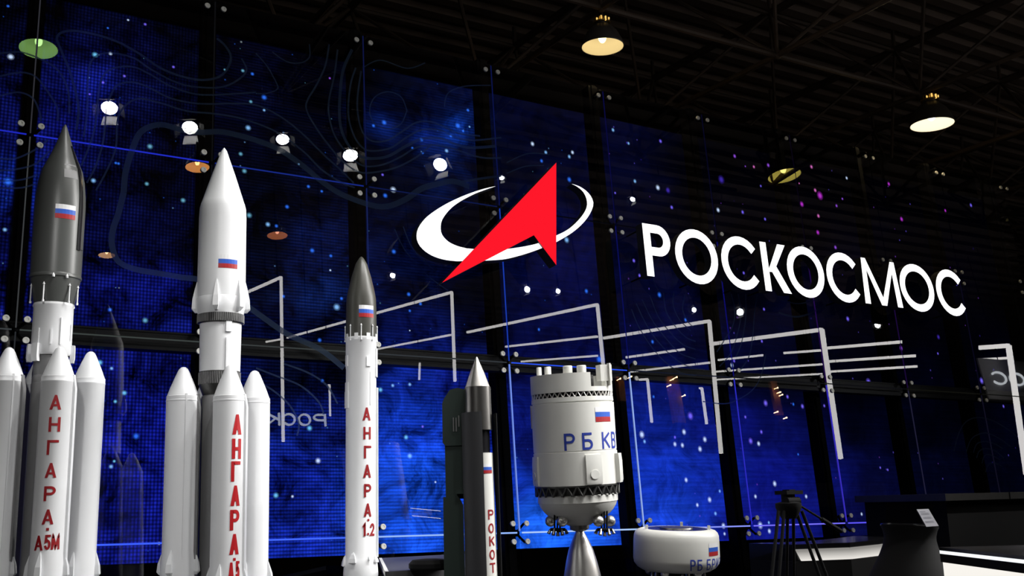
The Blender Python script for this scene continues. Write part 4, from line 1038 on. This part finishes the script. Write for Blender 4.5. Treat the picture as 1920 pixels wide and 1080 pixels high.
tag(b.build('round_base', M['black'], mat=T(p.x, p.y, zt + .0005)), 'black round base lying on the dark display table', 'base')

# ------------------------------------------------------------------ right side: tripod, flared stand, card, counters
TY = 5.1
def tp(x, y, back=0.0): return at_y(x, y, TY + back)
c0 = tp(1480, 965); g = Vector((c0.x, c0.y, 0))
root = empty('camera_tripod', T(*g)); L_ = lambda x, y, bk=0.0: tp(x, y, bk) - g
def part(nm, fn, key='black'):
    b = MB(); fn(b); return b.build(nm, M[key], root)
s_ = pj(c0)[2] / F_PX
ctr = lambda y: L_(1479, y)
part('plate', lambda b: b.box(ctr(923.5), (42 * s_, .11, 7 * s_)))
part('quick_release', lambda b: b.box(ctr(919.5), (16 * s_, .06, 3 * s_)))
part('fluid_head', lambda b: (b.lathe([(0, 0), (.030, 0), (.042, .012), (.045, .05), (.045, .085), (.038, .10), (0, .10)], 24, c=ctr(952)), b.tube(ctr(940) - Vector((.055, .03, 0)), ctr(940) + Vector((.055, -.03, 0)), .028, n=16)))
part('bowl', lambda b: b.lathe([(0, -.05), (.05, -.05), (.065, -.02), (.085, .02), (.085, .05), (.05, .06), (0, .06)], 28, c=ctr(958)))
zf = Vector((0, 0, 0))
def leg(x0, x1, bk0, bk1, fx, fbk):
    def fn(b):
        for dx in (-6, 6):
            a = L_(x0 + dx * .9, 958, bk0); m = L_(x1 + dx, 1012, bk1); k = (m - a); foot = a + k * ((a.z - .62) / (a.z - m.z)); b.tube(a, foot, .011, n=8)
        a = L_(x0, 958, bk0); m = L_(x1, 1012, bk1); k = m - a; f1 = a + k * ((a.z - .64) / (a.z - m.z)); f2 = a + k * ((a.z - .02) / (a.z - m.z))
        b.tube(f1, f2, .013, n=8); b.sphere(f2, .02, 10, 6); b.box(f1, (.07, .03, .03))
    part('leg', fn)
leg(1465, 1460, -.03, -.05, 0, 0); leg(1482, 1482, .03, .06, 0, 0); leg(1498, 1518, -.04, -.06, 0, 0)
part('pan_handle', lambda b: (b.tube(L_(1487, 940), L_(1545, 976, .05), .008, n=8), b.tube(L_(1540, 973, .045), L_(1577, 996, .08), .015, n=10)))
tag(root, 'empty black camera tripod with pan handle in front of the screen', 'tripod')

FY = 4.3
ax = Axis((1705, 985), (1709, 1078), FY, 0.0)
root = empty('flared_stand', ax.M)
prf = [(984.5, 0), (985, 96), (984, 106), (985, 110), (988, 110), (994, 104), (1004, 99), (1012, 99), (1024, 105), (1040, 118), (1060, 138), (1078, 158), (1100, 180)]
b = MB(); P = ax.prof(prf); zb = P[-1][1]; P += [(P[-1][0] * 1.12, zb - .1), (P[-1][0] * 1.2, .012), (0, 0.01)]
b.lathe(P[::-1], 56); b.build('stand_body', M['black'], root)
b = MB(); rr = ax.r(110, 986); b.lathe([(rr * .86, ax.z(985)), (rr * .9, ax.z(983.2)), (rr * .995, ax.z(983.4)), (rr * 1.01, ax.z(986)), (rr * .99, ax.z(988))], 56); b.build('top_rim', M['gloss_black'], root)
zc = ax.z(985)
b = MB(); cz = ax.z(945) - zc
for sx, sy in ((-1, -1), (1, -1), (1, 1), (-1, 1)):
    pass
w2 = rr * .80
for (xa, ya), (xb, yb_) in (((-w2, -w2 * .5), (w2, -w2 * .5)), ((w2, -w2 * .5), (w2, w2 * .5)), ((w2, w2 * .5), (-w2, w2 * .5)), ((-w2, w2 * .5), (-w2, -w2 * .5))):
    b.add([(xa, ya, zc), (xb, yb_, zc), (xb, yb_, zc + cz), (xa, ya, zc + cz)], [(0, 1, 2, 3)])
b.add([(-w2, -w2 * .5, zc + cz), (w2, -w2 * .5, zc + cz), (w2, w2 * .5, zc + cz), (-w2, w2 * .5, zc + cz)], [(0, 1, 2, 3)])
b.build('clear_cover', M['glass'], root, smooth=False)
tag(root, 'black flared round display stand with clear cover', 'display stand')
P4 = [at_y(1719, 955, FY - .12), at_y(1741, 954, FY - .16), at_y(1760, 986, FY - .22), at_y(1737, 987.5, FY - .18)]
b = MB(); cen = sum(P4, Vector()) / 4; nn = (P4[1] - P4[0]).cross(P4[3] - P4[0]).normalized()
if nn.dot(CAM - cen) < 0: nn = -nn
A_ = [p - cen for p in P4]; b.add(A_ + [p - nn * .004 for p in A_], [(0, 1, 2, 3), (7, 6, 5, 4)] + [(k, 4 + k, 4 + (k + 1) % 4, (k + 1) % 4) for k in range(4)])
card = b.build('info_card', M['card'], mat=T(*cen), smooth=False)
b = MB()
lerp = lambda s, t: A_[0] * (1 - s) * (1 - t) + A_[1] * s * (1 - t) + A_[2] * s * t + A_[3] * (1 - s) * t + nn * .0008
for t in (.14, .24, .30, .46, .52, .70, .76):
    b.add([lerp(.12, t), lerp(.8 if t != .14 else .6, t), lerp(.8 if t != .14 else .6, t + .022), lerp(.12, t + .022)], [(0, 1, 2, 3)])
b.build('print_lines', M['card_ink'], card, smooth=False)
tag(card, 'small tilted white information card on the black flared stand', 'card')

# dark counter block at the right edge
KY = 6.0
def kp(x, y, back=0.0): return at_y(x, y, KY + back)
a = kp(1772, 926); ztop = a.z
e = at_z(1990, 918, ztop)
b = MB()
xl, xr = a.x, a.x + 3.2
b.box(((xl + xr) / 2, KY + .5, ztop - .035), (xr - xl, 1.0, .07)); ct = None
root = empty('bar_counter', T((xl + xr) / 2, KY + .5, 0))
o = MB(); o.box((0, 0, ztop - .03), (xr - xl, 1.0, .06)); o.build('counter_top', M['wood_edge'], root, smooth=False)
o = MB(); o.box((.06, .04, (ztop - .06) / 2), (xr - xl - .12, .9, ztop - .06)); o.build('counter_body', M['black'], root, smooth=False)
o = MB(); xs_ = kp(1894, 935).x - (xl + xr) / 2; o.box((xs_, -.502, ztop - .03), (.006, .006, .062)); o.build('joint_line', M['black'], root, smooth=False)
tag(root, 'tall dark bar counter with grained top at the right edge', 'counter')
# low lit counter in front of it: white strip light above a white lit front
LY = 4.0
c_a, c_b = at_y(1762, 1036, LY), at_y(1930, 1060, LY - .9)
root = empty('lit_counter', T((c_a.x + c_b.x) / 2, (c_a.y + c_b.y) / 2, 0))
org = Vector(((c_a.x + c_b.x) / 2, (c_a.y + c_b.y) / 2, 0))
dirv = Vector((c_b.x - c_a.x, c_b.y - c_a.y, 0)).normalized(); nrm = Vector((dirv.y, -dirv.x, 0))
if nrm.dot(CAM - org) < 0: nrm = -nrm
zt = (c_a.z + c_b.z) / 2
pA = c_a - org - dirv * 0.0; pB = pA + dirv * 3.0
def strip(z0, z1, dpt, key, nm, inset=0.0, a_=None):
    A0 = Vector((pA.x, pA.y, 0)) + dirv * inset; B0 = Vector((pB.x, pB.y, 0)); b = MB(); N_ = nrm * dpt
    b.add([A0 + Vector((0, 0, z0)), B0 + Vector((0, 0, z0)), B0 + Vector((0, 0, z1)), A0 + Vector((0, 0, z1)), A0 + N_ + Vector((0, 0, z0)), B0 + N_ + Vector((0, 0, z0)), B0 + N_ + Vector((0, 0, z1)), A0 + N_ + Vector((0, 0, z1))],
          [(3, 2, 1, 0), (4, 5, 6, 7), (0, 1, 5, 4), (2, 3, 7, 6), (1, 2, 6, 5), (0, 4, 7, 3)]); b.build(nm, M[key], root, smooth=False)
zs = c_a.z
strip(zs + .012, zs + .03, -.5, 'gloss_black', 'counter_top'); strip(zs - .006, zs + .012, -.48, 'counter_strip', 'strip_light'); strip(zs - .052, zs - .006, -.5, 'black', 'fascia')
M['lit_front'] = emitter('white_lit_counter_front', (1.0, 0.965, 0.90), 0.95)
strip(zs - .30, zs - .052, -.46, 'lit_front', 'lit_front', .03); strip(0, zs - .30, -.46, 'black', 'base', .03)
tag(root, 'low counter with white strip light and glowing white front', 'counter')
# low curved backlit plinth behind the tripod
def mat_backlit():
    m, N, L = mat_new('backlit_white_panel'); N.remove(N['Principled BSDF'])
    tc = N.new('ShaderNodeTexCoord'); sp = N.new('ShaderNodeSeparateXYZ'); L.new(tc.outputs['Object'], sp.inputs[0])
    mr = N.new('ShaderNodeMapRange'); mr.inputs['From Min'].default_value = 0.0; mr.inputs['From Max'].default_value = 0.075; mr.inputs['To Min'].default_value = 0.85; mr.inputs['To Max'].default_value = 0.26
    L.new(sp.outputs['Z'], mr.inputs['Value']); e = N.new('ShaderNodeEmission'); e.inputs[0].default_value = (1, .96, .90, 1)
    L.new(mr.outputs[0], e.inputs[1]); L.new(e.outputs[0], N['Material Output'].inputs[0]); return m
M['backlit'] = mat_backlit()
QY = 6.0
tops = [at_y(1489, 1015, QY), at_y(1594, 1025.5, QY - .15), at_y(1650, 1022, QY), at_y(1688, 1018, QY + .25)]
zq = tops[1].z; bots = zq - .092
org = Vector((tops[1].x, tops[1].y, 0)); root = empty('curved_lit_plinth', T(*org))
ptsT = [Vector((p.x, p.y, 0)) - org for p in tops]
ptsT = [ptsT[0] + (ptsT[0] - ptsT[1]).normalized() * 0.0] + ptsT[1:]
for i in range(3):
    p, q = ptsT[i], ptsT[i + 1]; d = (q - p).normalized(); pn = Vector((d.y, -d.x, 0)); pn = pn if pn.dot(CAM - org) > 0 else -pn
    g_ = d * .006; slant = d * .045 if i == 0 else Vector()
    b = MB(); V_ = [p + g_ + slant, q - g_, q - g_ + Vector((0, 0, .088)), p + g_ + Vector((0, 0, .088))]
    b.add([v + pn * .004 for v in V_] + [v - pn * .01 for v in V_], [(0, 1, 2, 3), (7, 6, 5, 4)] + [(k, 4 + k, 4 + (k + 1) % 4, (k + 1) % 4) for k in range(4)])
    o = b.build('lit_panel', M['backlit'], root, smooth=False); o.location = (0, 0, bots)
b = MB(); back = [v + Vector((0, .5, 0)) for v in ptsT]
ring_ = ptsT + back[::-1]; n = len(ring_)
b.add([v - Vector((0, 0, 0)) + Vector((0, 0, 0)) for v in ring_] + [v + Vector((0, 0, bots - .004)) for v in ring_], [tuple(range(n)), tuple(range(2 * n - 1, n - 1, -1))] + [(k, (k + 1) % n, n + (k + 1) % n, n + k) for k in range(n)])
b.build('base', M['black'], root, smooth=False)
b = MB(); z0, z1 = bots + .09, bots + .125
inn = [v + Vector((.01, .02, 0)) for v in ptsT] + back[::-1]
b.add([v + Vector((0, 0, bots - .004)) for v in inn] + [v + Vector((0, 0, z1)) for v in ring_], [tuple(range(2 * n - 1, n - 1, -1))] + [(k, (k + 1) % n, n + (k + 1) % n, n + k) for k in range(n)])
b.build('top_board', M['gloss_black'], root, smooth=False)
tag(root, 'low black curved plinth with glowing white front panels behind the tripod', 'plinth')

# ------------------------------------------------------------------ hall lamps
def lamp(p, rad, label, glow, strength, gear=False, energy=0):
    root = empty('hall_lamp', T(*p))
    b = MB(); b.lathe([(rad, 0), (rad * 1.02, .01), (rad * .93, rad * .32), (rad * .74, rad * .72), (rad * .46, rad * 1.02), (rad * .30, rad * 1.14), (rad * .30, rad * 1.2), (0, rad * 1.2)], 40); b.build('shade', M['lamp_shell'], root)
    k = 'glow_%d_%d_%d_%d' % (*glow, int(strength * 10))
    if k not in M:
        m, N, L = mat_new('lit_lamp_reflector'); N.remove(N['Principled BSDF'])
        lw = N.new('ShaderNodeTexCoord'); sp = N.new('ShaderNodeVectorMath'); sp.operation = 'LENGTH'; L.new(lw.outputs['Object'], sp.inputs[0])
        mr = N.new('ShaderNodeMapRange'); mr.inputs['From Min'].default_value = rad * .45; mr.inputs['From Max'].default_value = rad * 1.05; mr.inputs['To Min'].default_value = strength * 2.4; mr.inputs['To Max'].default_value = strength * .62
        L.new(sp.outputs['Value'], mr.inputs['Value']); e = N.new('ShaderNodeEmission'); e.inputs[0].default_value = (*s2l(glow), 1); L.new(mr.outputs[0], e.inputs[1]); L.new(e.outputs[0], N['Material Output'].inputs[0]); M[k] = m
    b = MB(); b.lathe([(rad * .985, .002), (rad * .90, rad * .30), (rad * .71, rad * .69), (rad * .42, rad * .97), (0, rad * 1.0)], 40); b.build('reflector', M[k], root)
    kb = 'bulb_%d_%d_%d_%d' % (*glow, int(strength * 10))
    if kb not in M: M[kb] = emitter('lit_bulb', tuple(min(1, c * 1.2 + .1) for c in s2l(glow)), strength * 3)
    b = MB(); b.sphere((0, 0, rad * .5), rad * .2, 14, 9, sz=1.5); b.build('bulb', M[kb], root)
    b = MB(); b.tube((0, 0, rad * 1.2), (0, 0, (ZB - .02 if p.z < ZB - .1 else ZT) - p.z), .016, n=8); b.tube((0, 0, rad * 1.2), (0, 0, rad * 1.45), rad * .3, n=20); b.build('gear_housing', M['lamp_shell'], root)
    if gear:
        b = MB()
        for t in range(9): a = PI * (.95 + t * .13); b.box((rad * .36 * math.cos(a), rad * .36 * math.sin(a), rad * 1.33), (rad * .05, rad * .05, rad * .22))
        b.lathe([(rad * .31, rad * 1.2), (rad * .42, rad * 1.2), (rad * .42, rad * 1.25), (rad * .31, rad * 1.25)], 24); b.build('cooling_fin', M['brass'], root)
        if 'gear_glow' not in M: M['gear_glow'] = emitter('painted_gear_glow', (1.0, 0.62, 0.16), 1.1)  # emission painted in for lamplight on the gold gear pieces
        b = MB()
        for t in range(4): a = PI * (1.12 + t * .17); b.box((rad * .40 * math.cos(a), rad * .40 * math.sin(a), rad * (1.30 + .05 * (t % 2))), (rad * .07, rad * .05, rad * (.10 + .06 * (t % 3))), Matrix.Rotation(a, 3, 'Z'))
        b.build('gear_glow_piece', M['gear_glow'], root, smooth=False)
    if energy:
        ld = bpy.data.lights.new('hall_lamp_light', 'POINT'); ld.energy = energy; ld.color = s2l((255, 226, 170)); ld.shadow_soft_size = rad * .5
        lo = bpy.data.objects.new('hall_lamp_light', ld); COL.objects.link(lo); lo.parent = root; lo.location = (0, 0, -.03)
    tag(root, label, 'lamp', 'hanging hall lamps')
p1 = at_z(1130, 88, 6.10); lamp(p1, .215, 'warm bell-shaped hall lamp hanging above the red emblem', (255, 222, 150), 1.0, True, 20)
p2 = at_z(1748, 234, 6.05); lamp(p2, .262, 'warm bell-shaped hall lamp hanging above the last sign letters', (255, 238, 200), 1.5, True, 30)
def lamp_reflected(x, y, Z, w_px, label, glow, st, Y=None):
    d = ray(x, y); lo, hi = 6.0, 60.0
    for _ in range(60):
        m = (lo + hi) / 2
        if mirror(CAM + d * m).z < Z: lo = m
        else: hi = m
    if Y is not None: q = reflected_at(x, y, Y); lo = (mirror(q) - CAM).length / d.length
    p = mirror(CAM + d * lo); lamp(p, w_px / 2 * lo * d.length / d.length / F_PX, label, glow, st)
lamp_reflected(72, 92, 6.15, 68, 'greenish hall lamp mirrored in the glass at upper left', (150, 205, 110), 7.0)
lamp_reflected(370, 314, 6.15, 44, 'orange hall lamp mirrored beside the all-white rocket nose', (230, 150, 80), 11.0)
lamp_reflected(520, 442, 6.15, 38, 'dim orange hall lamp mirrored right of the all-white rocket', (190, 110, 70), 7.0)
lamp_reflected(200, 479, 6.15, 30, 'small orange hall lamp mirrored right of the graphite nose', (225, 170, 120), 8.5)
lamp_reflected(1471, 330, 6.15, 62, 'pale yellow hall lamp mirrored above the sign letters', (225, 205, 95), 5.0, 5.75)
lamp_reflected(1890, 405, 6.15, 60, 'very dim hall lamp mirrored at the right edge of the glass', (110, 100, 60), 1.0, 3.4)

# ------------------------------------------------------------------ spotlights on a lighting bar facing the glass, seen mirrored in it, plus one added unseen fill
TARGETS = [Vector((1.2, 5.9, 2.0)), Vector((2.0, 5.9, 1.9)), Vector((3.2, 5.9, 1.7)), Vector((4.4, 5.9, 1.6)), Vector((2.8, 5.9, 2.2))]
def spotlight(p, rad, label, energy, target, cone=42):
    zdir = (target - p).normalized()
    m = frame(p, -zdir, p + Vector((0, 0, -5))); root = empty('spotlight', m)   # local -z shines, local -y points down
    b = MB(); b.lathe([(rad * 1.02, 0), (rad * 1.1, .01), (rad * 1.1, rad * 1.1), (rad * .8, rad * 2.0), (rad * .4, rad * 2.2), (0, rad * 2.2)], 28); b.build('housing', M['black'], root)
    b = MB(); b.lathe([(rad, .012), (rad * .6, .004), (0, .002)], 28); b.build('lens', M['spot_lens'], root)
    for k, (dx, dy) in enumerate(((0, -1), (0, 1), (1, 0), (-1, 0))):
        b = MB(); s = 1.15 * rad; e = Vector((dx, dy, 0)); t_ = Vector((-dy, dx, 0)); o0 = e * s - t_ * rad * .8; o1 = e * s + t_ * rad * .8; out = e * rad * (.30 if k == 0 else .75) + Vector((0, 0, -rad * (1.7 if k == 0 else 1.0)))
        b.add([o0, o1, o1 + out + t_ * rad * .25, o0 + out - t_ * rad * .25], [(0, 1, 2, 3)]); b.add([v + Vector((0, 0, .004)) + e * .004 for v in (o0, o1, o1 + out + t_ * rad * .25, o0 + out - t_ * rad * .25)], [(3, 2, 1, 0)])
        b.build('barn_door', M['barn' if k == 0 else 'black'], root, smooth=False)
    b = MB(); up = m.inverted().to_3x3() @ Vector((0, 0, 1)); c = Vector((0, 0, rad)); b.tube(c + up * rad * 1.0, c + up * (rad * 1.2 + .25), .014, n=8); b.build('yoke', M['black'], root)
    ld = bpy.data.lights.new('spotlight_beam', 'SPOT'); ld.energy = energy; ld.spot_size = R_(cone); ld.spot_blend = .6; ld.shadow_soft_size = rad; ld.color = (1, .985, .96)
    lo = bpy.data.objects.new('spotlight_beam', ld); COL.objects.link(lo); lo.parent = root; lo.location = (0, 0, -.012)
    tag(root, label, 'spotlight', 'white spotlights mirrored in the glass')
    return p
sp = Vector((-1.0, 1.2, 4.6)); spotlight(sp, .10, 'added unseen fill spotlight on a tall floor stand at front left of the rockets', 230, Vector((1.3, 5.9, 1.5)), 40)  # unseen fill light, added to brighten the left sides of the rockets
b = MB(); b.tube((0, 0, 0), (0, 0, 4.35), .02, n=10)
for k in range(3): b.tube((0, 0, .5), (.5 * math.cos(k * 2.09), .5 * math.sin(k * 2.09), 0.01), .012, n=8)
tag(b.build('added_fill_stand', M['frame'], mat=T(-1.05, 1.1, 0)), 'tall black stand added for the unseen fill spotlight at front left', 'light stand')  # stand made up to carry the added fill light
bar_pts = []
for k, (x, y, wpx, en, nm) in enumerate(((205, 203, 27, 380, 'white spotlight mirrored above the graphite rocket nose'), (356, 240, 27, 340, 'white spotlight mirrored above left of the all-white nose'), (530, 262, 23, 420, 'white spotlight mirrored right of the all-white nose'),
                                        (657, 292, 27, 620, 'white spotlight mirrored above the slim rocket'), (825, 309, 26, 1000, 'white spotlight mirrored above left of the ring emblem'))):
    p = reflected_at(x, y, 3.0)
    vd = (mirror(p) - CAM).length
    bar_pts.append(spotlight(p, wpx / 2 * vd / F_PX, nm, en, TARGETS[k]))
pA_, pB_ = bar_pts[0], bar_pts[-1]
b = MB(); zb = max(p.z for p in bar_pts) + .42
o_ = Vector((pA_.x - .6, sum(p.y for p in bar_pts) / 5, zb)); e_ = Vector((pB_.x + 6, o_.y, zb))
root = empty('lighting_bar', T(*o_)); b.tube((0, 0, 0), e_ - o_, .03, n=10)
b.build('bar', M['frame'], root)
b = MB()
for p in bar_pts: b.tube(Vector((p.x, p.y, p.z + .38)) - o_, Vector((p.x, o_.y, zb)) - o_, .012, n=6)
b.build('clamp', M['frame'], root); b = MB()
for q in range(4): b.tube((.5 + q * 3, 0, 0), (.5 + q * 3, 0, Zd - zb), .008, n=6)
b.build('hanger', M['frame'], root)
tag(root, 'long black lighting bar carrying the white spotlights', 'lighting bar')
for x, y, wpx, en, tg, nm in ((988, 543, 12, 420, (1.4, 5.9, 2.0), 'small bright spotlight mirrored under the red arrow notch'), (1046, 546, 9, 420, (2.6, 5.9, 1.7), 'tiny spotlight mirrored below the red arrow foot'), (1301, 581, 9, 560, (1.2, 5.9, 2.2), 'tiny spotlight mirrored under the second sign letter'), (1388, 585, 12, 560, (3.6, 5.9, 1.6), 'small bright spotlight mirrored under the third sign letter'),
                      (1646, 609, 9, 700, (4.6, 5.9, 1.5), 'tiny spotlight mirrored under the sign letter seven'), (736, 517, 10, 200, (2.2, 5.9, 2.0), 'small spotlight mirrored left of the red arrow tip'), (941, 334, 9, 100, (5, 5.9, 1.5), 'tiny spotlight mirrored above the ring emblem'), (1186, 374, 10, 1800, tuple(at_y(1740, 970, 4.1)), 'tiny spotlight mirrored left above the first sign letter')):
    p = reflected_at(x, y, 2.6); vd = (mirror(p) - CAM).length
    spotlight(p, wpx / 2 * vd / F_PX, nm, en, Vector(tg), 50 if x != 1186 else 9)
# ------------------------------------------------------------------ tube-light frames of the stand opposite, seen mirrored in the glass
VUP = Vector((0, 0, 1))
def light_frame(corner, bottom_y, arm_end, th, Y, label):
    """post hanging down from the corner and beam running away from the glass"""
    p = reflected_at(*corner, Y); s_ = (mirror(p) - CAM).length / F_PX * th / 2
    def refl(q): return pj(mirror(q))
    root = empty('tube_light_frame', T(*p))
    if bottom_y:
        lean = 0.0; ln = 1.0
        for _ in range(6):
            lo, hi = 0.0, 6.0
            for _ in range(40):
                m = (lo + hi) / 2
                if refl(p + Vector((lean * m, 0, -m)))[1] < bottom_y[1]: lo = m
                else: hi = m
            ln = lo
            la, lb = -.4, .4
            for _ in range(40):
                m = (la + lb) / 2
                if refl(p + Vector((m * ln, 0, -ln)))[0] < bottom_y[0]: la = m
                else: lb = m
            lean = la
        ln = min(ln, p.z - .05); b = MB(); b.box((lean * ln / 2, 0, -ln / 2), (s_ * 2, s_ * 2, ln * math.hypot(1, lean)), Matrix.Rotation(-math.atan(lean), 3, 'Y')); b.build('light_post', M['bar_light'], root, smooth=False)
    lo, hi = 0.0, 40.0
    for _ in range(50):
        m = (lo + hi) / 2
        if refl(p - Vector((0, m, 0)))[0] > arm_end[0]: lo = m
        else: hi = m
    za, zb_ = -1.5, 1.5
    for _ in range(40):
        m = (za + zb_) / 2
        if refl(p + Vector((0, -lo, m * lo * .3)))[1] > arm_end[1]: za = m
        else: zb_ = m
    rise = za * lo * .3
    b = MB(); b.box((0, -lo / 2, rise / 2), (s_ * 2, math.hypot(lo, rise), s_ * 2), Matrix.Rotation(-math.atan2(rise, lo), 3, 'X')); b.build('light_beam', M['bar_light'], root, smooth=False)
    b = MB(); b.tube((0, -lo * .1, 0), (0, -lo * .1, Zd - p.z), .004, n=5); b.tube((0, -lo * .9, 0), (0, -lo * .9, Zd - p.z), .004, n=5); b.build('hanger', M['frame'], root)
    tag(root, label, 'light fixture', 'white tube-light frames mirrored in the glass')
for a in ((( 527, 520), (531, 828), (467, 547), 4.5, 2.0, 'white tube-light frame mirrored right of the all-white rocket'),
          ((847, 548), (853, 715), (545, 633), 4.5, 2.0, 'white tube-light frame mirrored right of the slim rocket'),
          ((1120, 571), (1135, 725), (886, 623), 5, 2.0, 'white tube-light frame mirrored above the tall cream stage'),
          ((1330, 602), (1352, 850), (1142, 634), 5.5, 2.0, 'white tube-light frame mirrored below the third sign letter'),
          ((1541, 618), (1576, 860), (1345, 645), 6.5, 2.0, 'thick white tube-light frame mirrored below the fifth sign letter'),
          ((1690, 641), None, (1557, 653), 5, 2.0, 'white tube-light beam mirrored below the sixth sign letter'),
          ((1891, 648), (1925, 890), (1841, 652), 7, 2.0, 'thick white tube-light frame mirrored at the right edge'),
          ((787, 681), (786, 712), (826, 673), 3, 1.0, 'short white tube-light mirrored in the beam right of the slim rocket'),
          ((1214, 711), (1222, 792), (1200, 712), 4, 0.5, 'short white tube-light post mirrored right of the tall cream stage'),
          ((1316, 728), (1325, 795), (1312, 728), 4, 0.5, 'short white tube-light post mirrored above the drum model'),
          ((618, 722), (619, 780), (616, 722), 3, 1.0, 'thin white tube-light post mirrored left of the slim rocket')):
    light_frame(*a)
for x1, y1, x0, y0, th, Y, nm in ((527, 636, 500, 641, 3, 0.8, 'thin tube-light mirrored right of the all-white rocket'), (845, 628, 690, 659, 3.5, 0.8, 'tube-light beam mirrored right of the slim rocket, lower one'), (1120, 631, 957, 650, 4, 0.8, 'tube-light beam mirrored above the tall cream stage, middle one'),
                              (1120, 667, 985, 678, 3.5, -.6, 'tube-light beam mirrored just above the tall cream stage'), (1283, 655, 1180, 670, 4, 0.8, 'tube-light beam mirrored below the second sign letter'), (1538, 657, 1475, 662, 4, 0.8, 'short tube-light beam mirrored below the fifth sign letter'),
                              (1330, 680, 1190, 697, 3.5, -.6, 'tube-light beam mirrored under the second and third letters'), (1430, 666, 1352, 675, 3.5, 0.8, 'tube-light beam mirrored below the fourth sign letter'), (1541, 683, 1352, 697, 3.5, -.6, 'long tube-light beam mirrored below the fourth and fifth letters'),
                              (1541, 701, 1352, 712, 3, -1.6, 'lowest tube-light beam mirrored above the mid beam'), (1716, 667, 1561, 678, 4.5, 0.8, 'tube-light beam mirrored below the sixth sign letter, middle one'), (1719, 687, 1564, 697, 4, -.6, 'tube-light beam mirrored below the sixth sign letter, lowest one'),
                              (1895, 671, 1845, 674, 4, 0.8, 'tube-light beam mirrored at the right edge, second one'), (1895, 683, 1847, 686, 3.5, -.6, 'tube-light beam mirrored at the right edge, lowest one')):
    light_frame((x1, y1), None, (x0, y0), th, Y, nm)
# ------------------------------------------------------------------ lettered signs of the stand opposite, seen mirrored
def back_sign(x_right, y_mid, h_px, pitch_px, word, Y, label, board):
    p = reflected_at(x_right, y_mid, Y); d = (mirror(p) - CAM).length; s_ = d / F_PX
    k = 1.0 / max(.3, abs(pj(mirror(p + Vector((.1, 0, 0))))[0] - pj(mirror(p))[0]) / 10 * s_ * 10 / 0.1)
    h = h_px * s_; step = pitch_px * s_ * k
    root = empty('back_sign', T(*p))
    # faces the glass (+y): x runs backwards so that it reads correctly from the glass side
    for i, ch in enumerate(word):
        b = MB()
        for q in ribbons(glyph(ch), step * .84, h, h * .14, h * .1):
            b.prism([(x, z) for x, z in q], lambda x, z, dd, i=i: (-(i * step + x), .02 - dd, z - h / 2), 0, .03, 0, 0)
        b.build('sign_letter', M['back_sign'], root, smooth=False)
    b = MB()
    if board: b.box((-len(word) * step / 2, -.03, -.02), (len(word) * step + .3, .04, h * 3.0)); b.build('board', M['board'], root, smooth=False)
    else: b.box((-len(word) * step / 2, -.03, -h * .5), (len(word) * step, .03, .03)); b.build('rail', M['frame'], root, smooth=False)
    b = MB()
    for fx in (.1, .9): b.tube((-len(word) * step * fx, -.03, 0), (-len(word) * step * fx, -.03, Zd - p.z), .008, n=6)
    b.build('hanger', M['frame'], root)
    tag(root, label, 'sign', 'signs mirrored in the glass')
back_sign(611, 788, 23, 28, 'РОСКОСМОС', 1.2, 'small lettered sign mirrored left of the slim rocket', False)
back_sign(2133, 726, 20, 27.5, 'РОСКОСМОС', 1.5, 'grey lettered sign board mirrored at the right edge of the glass', True)
# warm-lit niches of the stand opposite
M['wood'] = principled('warm_brown_wood', (0.30, 0.11, 0.04), 0.5, noise=0.3)
M['warm_bulb'] = emitter('small_warm_bulb', (1.0, 0.62, 0.30), 60.0)
for rect, bulbs, nm in (((1252, 704, 1288, 792), ((1262, 711), (1269, 707), (1257, 722), (1284, 741)), 'warm brown lit niche mirrored under the second sign letter'),
                        ((1446, 714, 1471, 778), ((1458, 727), (1463, 735), (1467, 740), (1458, 772), (1475, 783)), 'warm brown lit niche mirrored under the fourth sign letter'),
                        ((1157, 705, 1177, 752), ((1163, 710), (1184, 706)), 'warm brown lit niche mirrored right of the tall cream stage')):
    a, c = reflected_at(rect[0], rect[1], 0.2), reflected_at(rect[2], rect[3], 0.2)
    root = empty('lit_niche', T((a.x + c.x) / 2, a.y, 0)); h = abs(a.z - c.z)
    b = MB(); b.box((0, -.06, (a.z + c.z) / 2), (abs(a.x - c.x), .08, h)); b.build('back_panel', M['wood'], root, smooth=False)
    b = MB(); b.box((0, -.06, (min(a.z, c.z)) / 2), (.2, .08, min(a.z, c.z))); b.build('post', M['frame'], root, smooth=False)
    for q in bulbs:
        p = reflected_at(q[0], q[1], 0.28); b = MB(); b.tube((p.x - root.location.x, -.03, p.z), (p.x - root.location.x, .08, p.z), .006, n=6); b.sphere((p.x - root.location.x, .08, p.z), .016, 10, 6); b.build('bulb', M['warm_bulb'], root)
    tag(root, nm, 'display niche')
# pale shelf edges of the stand opposite
root = empty('white_shelf', T(*reflected_at(740, 956, 1.0)))
for ya, yb_ in ((950, 958), (964, 972)):
    p, q = reflected_at(740, ya, 1.0) - root.location, reflected_at(826, yb_, 1.0) - root.location
    b = MB(); b.tube(p, q, .006, n=8); b.build('edge_light', M['bar_light'], root)
p = reflected_at(783, 962, .97) - root.location
b = MB(); b.box(p - Vector((0, .06, 0)), (.5, .08, .06)); b.build('shelf', M['board'], root, smooth=False)
b = MB(); b.tube((p.x, p.y - .1, p.z), (p.x, p.y - .1, -root.location.z), .02, n=8); b.build('leg', M['frame'], root)
tag(root, 'short white shelf mirrored between slim rocket and green gantry', 'shelf')
